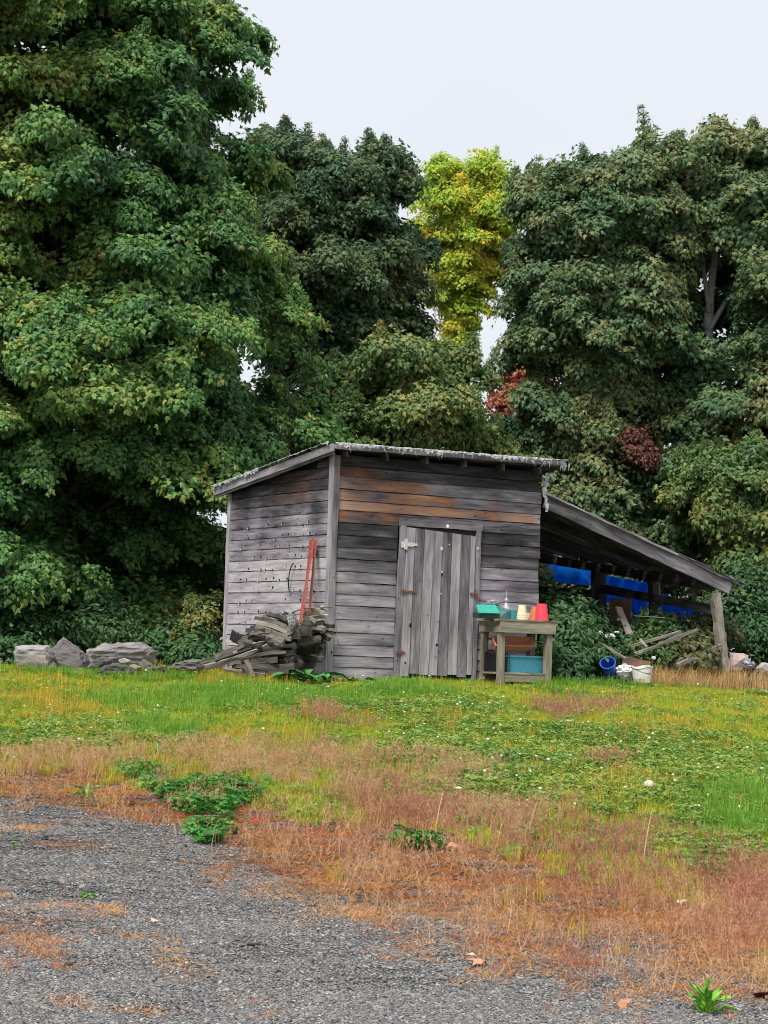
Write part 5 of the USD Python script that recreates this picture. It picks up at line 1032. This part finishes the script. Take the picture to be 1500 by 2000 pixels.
scatter('clover_patch', 'dark green clover leaves spread in patches through the grass', 'clover', CV, clov_m, 30000, 704, lambda P, z: np.clip(1 - z['gravel'], 0, 1) * np.clip(cloverz(z) * np.clip(z['nf'] * 3.2 - .9, .1, .9) + .05 * dens(z), 0, 1))
scatter('weed_mound', 'low mound of dark green weeds at the edge of the gravel', 'weeds', MD, mound_m, 26000, 705, lambda P, z: moundz(z) * 1.0, tilt=.15)
scatter('dry_grass', 'matted orange brown dry grass along the gravel edge', 'dry grass', D1, dry_m, 52000, 706, lambda P, z: np.clip(z['dry'] * (1 - z['gravel']) * (1 - .85 * moundz(z)) * np.clip(np.where(z['mix'] < 1, (z['nf'] - .44 + .45 * z['mix']) * 4.5, .35 + z['nf']), 0, 1) * .95 + .12 * dens(z) * (z['py'] > 1440), 0, 1))
scatter('dry_tuft', 'small orange dry tufts scattered on the gravel', 'dry grass', D2, dry_m, 90000, 707, lambda P, z: z['gravel'] * np.clip(z['spots'] * np.clip(z['nf'] * 2.6 - .75, 0, 1) * 1.0 + .010 * (z['nf'] > .55) + .35 * np.clip(1 - (z['py'] - z['line']) / 90, 0, 1) * np.clip(z['nf'] * 3 - 1.1, 0, 1), 0, 1), .5, 1.0)
scatter('purple_grass', 'hazy reddish purple seed heads of grass above the dry band', 'grass', SH, purp_m, 26000, 708, lambda P, z: purpz(z) * .6 * np.clip(z['nf'] * 2 - .4, .1, 1) * (1 - .8 * z['gravel']) + .03 * z['dry'] * (1 - z['gravel']))
scatter('tan_grass', 'pale tan feathery seed heads across the middle of the bank', 'grass', SHs, tan_m, 26000, 709, lambda P, z: (tanz(z) * .75 * np.clip(z['nf'] * 2 - .3, .1, 1) + .10 * z['dry']) * (1 - z['gravel']))
HD = [(head(.013, i, .07 + .02 * i), None) for i in range(3)]
scatter('clover_flowers', 'small round white clover flowers dotted over the lawn', 'flowers', HD, whitef, 12000, 710, lambda P, z: np.clip(1 - z['gravel'], 0, 1) * (cloverz(z) * .055 + .004 * dens(z) + .08 * E_(z, (1090, 1430, 70, 14), (250, 1415, 60, 16))), .7, 1.3)
YD = [(daisy(.020, .12 + .03 * i, i), None) for i in range(3)]
scatter('yellow_flowers', 'little yellow dandelion like flowers at the left and along the bank', 'flowers', YD, yellowf, 9000, 711, lambda P, z: (E_(z, (80, 1368, 80, 28)) * .22 + .012 * dens(z) * (z['py'] < 1420) + .02 * E_(z, (470, 1320, 140, 14), (1430, 1385, 80, 12), (960, 1345, 40, 10))), .7, 1.2)
# tall dry grass round the lean-to front and weeds along the shed foot
g7 = np.random.default_rng(77)
DT_ = [tuft(26, .10, .22, .50, .006, 680 + i, lean=.45) for i in range(5)]
def clump_at(name, label, spots, protos, mat_, seed, n, smin=.7, smax=1.2):
    g = np.random.default_rng(seed); pos = []
    for px, py, D, rx, ry in spots:
        c = at(px, py, D); p = c[None] + g.normal(0, 1, (n, 3)) * [rx, ry, 0]; p[:, 2] = ground_z(p[:, 0], p[:, 1]); pos.append(p)
    pos = np.vstack(pos); m = len(pos); r = pos - C; k = ~((r @ U > -.02) & (r @ U < W + .05) & (r @ V > -.04) & (r @ V < L)); pos = pos[k]; m = len(pos)
    stuff(name, label, 'grass', [(a, mat_, b) for a, b in protos], pos, yaw_quats(m, .08, g), g.uniform(smin, smax, m), g.integers(0, len(protos), m))
clump_at('tall_dry_grass', 'tall dry orange grass standing round the front post of the lean-to', [(1380, 1310, 28.4, .25, .3), (1320, 1315, 28.0, .25, .25), (1355, 1290, 29.0, .3, .25), (1450, 1315, 29.0, .3, .3), (1500, 1310, 29.4, .4, .3), (1290, 1325, 27.8, .15, .15)], DT_, leaf_mat('tall_dry_blade', [(0, (.12, .12, .03)), (.4, (.34, .22, .07)), (.7, (.50, .28, .10)), (1, (.58, .42, .2))], trans=.3, patch=1.4), 801, 34, .5, 1.0)
clump_at('tall_green_grass', 'tall green grass in front of the bramble thicket', [(1140, 1325, 27.2, .12, .12), (1110, 1328, 27.0, .2, .12), (1190, 1328, 27.4, .3, .12), (1340, 1328, 27.6, .3, .12), (60, 1318, 26.3, .3, .15), (160, 1316, 26.1, .5, .1), (300, 1318, 26.0, .4, .1)], G2, lush_m, 802, 26, .6, 1.1)
clump_at('weeds', 'green weeds along the foot of the shed wall', [(720, 1318, 26.0, .35, .06), (840, 1320, 26.5, .4, .05), (905, 1318, 26.75, .12, .05), (660, 1318, 25.7, .2, .08)], G2, lush_m, 803, 22, .35, .7)
clump_at('yellow_weeds', 'yellow orange grass before the left foot of the scrap pile', [(425, 1320, 25.4, .14, .08), (500, 1322, 25.3, .3, .08)], G3, yell_m, 804, 40, .8, 1.3)
# gravel
def stones(n, r0, r1, rad, seed):
    g = np.random.default_rng(seed); vs, fs, ws, m = [], [], [], 0
    for i in range(n):
        s_ = r0 + (r1 - r0) * g.uniform() ** 2.2; p = g.normal(0, 1, (9, 3)); p /= np.linalg.norm(p, axis=1, keepdims=True); p *= np.array([1, g.uniform(.55, .95), g.uniform(.22, .5)]) * s_
        h = trimesh.Trimesh(p).convex_hull; a = rad * np.sqrt(g.uniform()); b = g.uniform(0, 2 * np.pi); q = R.from_euler('zxy', [g.uniform(0, 6.3), g.normal(0, .25), g.normal(0, .25)]).apply(h.vertices)
        vs.append(q + [a * math.cos(b), a * math.sin(b), s_ * .12]); fs.append(h.faces + m); m += len(q); ws.append(np.full((len(q), 3), g.uniform()))
    return (np.vstack(vs), np.vstack(fs)), np.vstack(ws)
stonem = mat('gravel_stone', {'ge': ('geometry', {}), 'w': ('attribute', {'attribute': 'wear'}), 'sep': ('separate_color', {}), 'r': ('rgb_ramp', {'interpolate': False, 'ramp': [(0, (.06, .06, .062)), (.2, (.095, .095, .10)), (.4, (.14, .138, .14)), (.58, (.20, .195, .19)), (.74, (.16, .145, .12)), (.86, (.23, .215, .19)), (.95, (.29, .27, .24)), (.985, (.38, .36, .33))]}), 'n': ('noise_texture', {'scale': 60.0}), 'h': ('hsv', {}), 'v': ('map_range', {'to_min': .7, 'to_max': 1.3}), 'p': ('principled_bsdf', {'roughness': .7, 'specular_ior_level': .35})},
    [('w.color', 'sep.color'), ('sep.r', 'r.fac'), ('ge.position', 'n.vector'), ('n.fac', 'v.value'), ('v.result', 'h.value'), ('r.color', 'h.color'), ('h.color', 'p.base_color')], 'p.BSDF')
ST = [stones(280, .0035, .012, .13, 900 + i) for i in range(6)]; STb = [stones(7, .016, .032, .18, 920 + i) for i in range(5)]
scatter('gravel', 'grey slate gravel of the drive in the foreground', 'gravel', ST, stonem, 11500, 712, lambda P, z: np.clip(1.15 - z['mix'], 0, 1), .85, 1.25, 0.0, y0=8.3, y1=18)
scatter('gravel', 'larger flat grey stones lying among the gravel', 'gravel', STb, stonem, 1900, 713, lambda P, z: np.clip(1.1 - z['mix'], 0, 1) * .6, .7, 1.1, 0.0, y0=8.3, y1=18)
# single things on the ground
redleaf = plain('red_leaf', (.40, .015, .02), .5); brownleaf = plain('brown_leaf', (.42, .20, .11), .7); paleleaf = plain('pale_leaf', (.62, .42, .28), .7); darkleaf = plain('dark_red_leaf', (.16, .03, .025), .6)
def fallen(px, py, size, m, label, seed, lift=.03):
    g = np.random.default_rng(seed); v, f = maple_leaf(size, .5, g); c = on_ground(px, py); q = R.from_euler('zxy', [g.uniform(0, 6.3), g.normal(0, .3), g.normal(0, .3)]); v = q.apply(v - v.mean(0)) + c + [0, 0, lift]
    obj('fallen_leaf', cat([trimesh.Trimesh(v, f, process=False), trimesh.Trimesh(v - [0, 0, .002], f[:, ::-1], process=False)]), m, label=label, cat='leaf')
fallen(502, 1617, .11, redleaf, 'bright red fallen maple leaf on the dry grass at the gravel edge', 1, .06)
fallen(932, 1890, .11, brownleaf, 'curled brown fallen leaf at the gravel edge right of centre', 2); fallen(922, 1882, .07, paleleaf, 'pale fallen leaf on top of the curled brown one', 3, .045)
fallen(1218, 1972, .07, brownleaf, 'small orange brown leaf on the gravel left of the green weed', 4); fallen(1485, 1955, .10, darkleaf, 'dark red fallen leaf at the right edge of the gravel', 5)
fallen(300, 1807, .045, paleleaf, 'tiny pale leaf lying alone on open gravel', 6); fallen(655, 1785, .045, darkleaf, 'small dark red leaf by the orange tuft on the gravel', 7); fallen(885, 1665, .12, brownleaf, 'brown curled leaf beside the low green weed in dry grass', 8, .05)
fallen(1330, 1770, .08, paleleaf, 'pale tan leaf on the gravel below the purple grass', 9); fallen(480, 1690, .05, paleleaf, 'small pale pink leaf at the edge of the orange grass', 10)
fallen(255, 1574, .09, darkleaf, 'dark red leaves at the foot of the green mound', 11, .05); fallen(1025, 1825, .07, darkleaf, 'maroon leaf in the orange tuft right of centre', 12)
c = on_ground(1267, 1557); obj('puffball', lathe([(.001, 0), (.03, .005), (.042, .03), (.036, .058), (.015, .07), (.001, .071)], 18, c + [0, 0, .07]), whitef, smooth=True, label='round white puffball standing out in the grass on the right', cat='puffball')
c = on_ground(895, 1566); obj('puffball', lathe([(.001, 0), (.03, .004), (.034, .015), (.001, .024)], 14, c + [0, 0, .10]), whitef, smooth=True, label='flat white flower head at the top edge of the purple grass', cat='flower')
def leafy_weed(px, py, label, n, size, seed, m, up=.7):
    g = np.random.default_rng(seed); c = on_ground(px, py); th = thing('leafy_weed', label, 'weed', c)
    for i in range(n):
        a = g.uniform(0, 2 * np.pi); el = g.uniform(.2, 1.3) * up; d = np.array([math.cos(a) * math.cos(el), math.sin(a) * math.cos(el), math.sin(el)]); s_ = size * g.uniform(.6, 1.2)
        obj('leaf', broad_leaf(c + d * .02, c + d * s_, s_ * .10, g, 5), m, th, smooth=True)
brightw = plain('bright_weed_leaf', (.14, .36, .03), .5, .35, 30.0)
leafy_weed(1378, 1982, 'bright green leafy weed growing from the gravel at bottom right', 24, .15, 21, brightw, 1.1)
leafy_weed(170, 1858, 'small green weed alone on the gravel at left', 0, .0, 22, brightw) if False else None
leafy_weed(172, 1755, 'small green weed alone on the open gravel at left', 10, .06, 23, brightw)
leafy_weed(38, 1655, 'small green weed near the left edge of the gravel', 9, .06, 24, brightw)
leafy_weed(168, 1560, 'rosette of long green leaves where the gravel meets the grass at left', 14, .14, 25, mound_m if False else brightw, .8)
for (x, y, lab, hgt) in ((855, 1600, 'tall pale dry stalk leaning in the purple grass', .35), (1262, 1660, 'tall pale pair of stalks left of the right clover patch', .42), (1040, 1590, 'thin dry stalk between the purple grass and clover', .25)):
    c = on_ground(x - 8, y + 40); obj('dry_stalk', tube(curve([c, c + [.03, 0, hgt * .6], c + [.06, 0, hgt]], 8), np.linspace(.004, .002, 8), 5), plain('dry_stalk_' + str(x), (.55, .42, .28), .8), label=lab, cat='stalk')
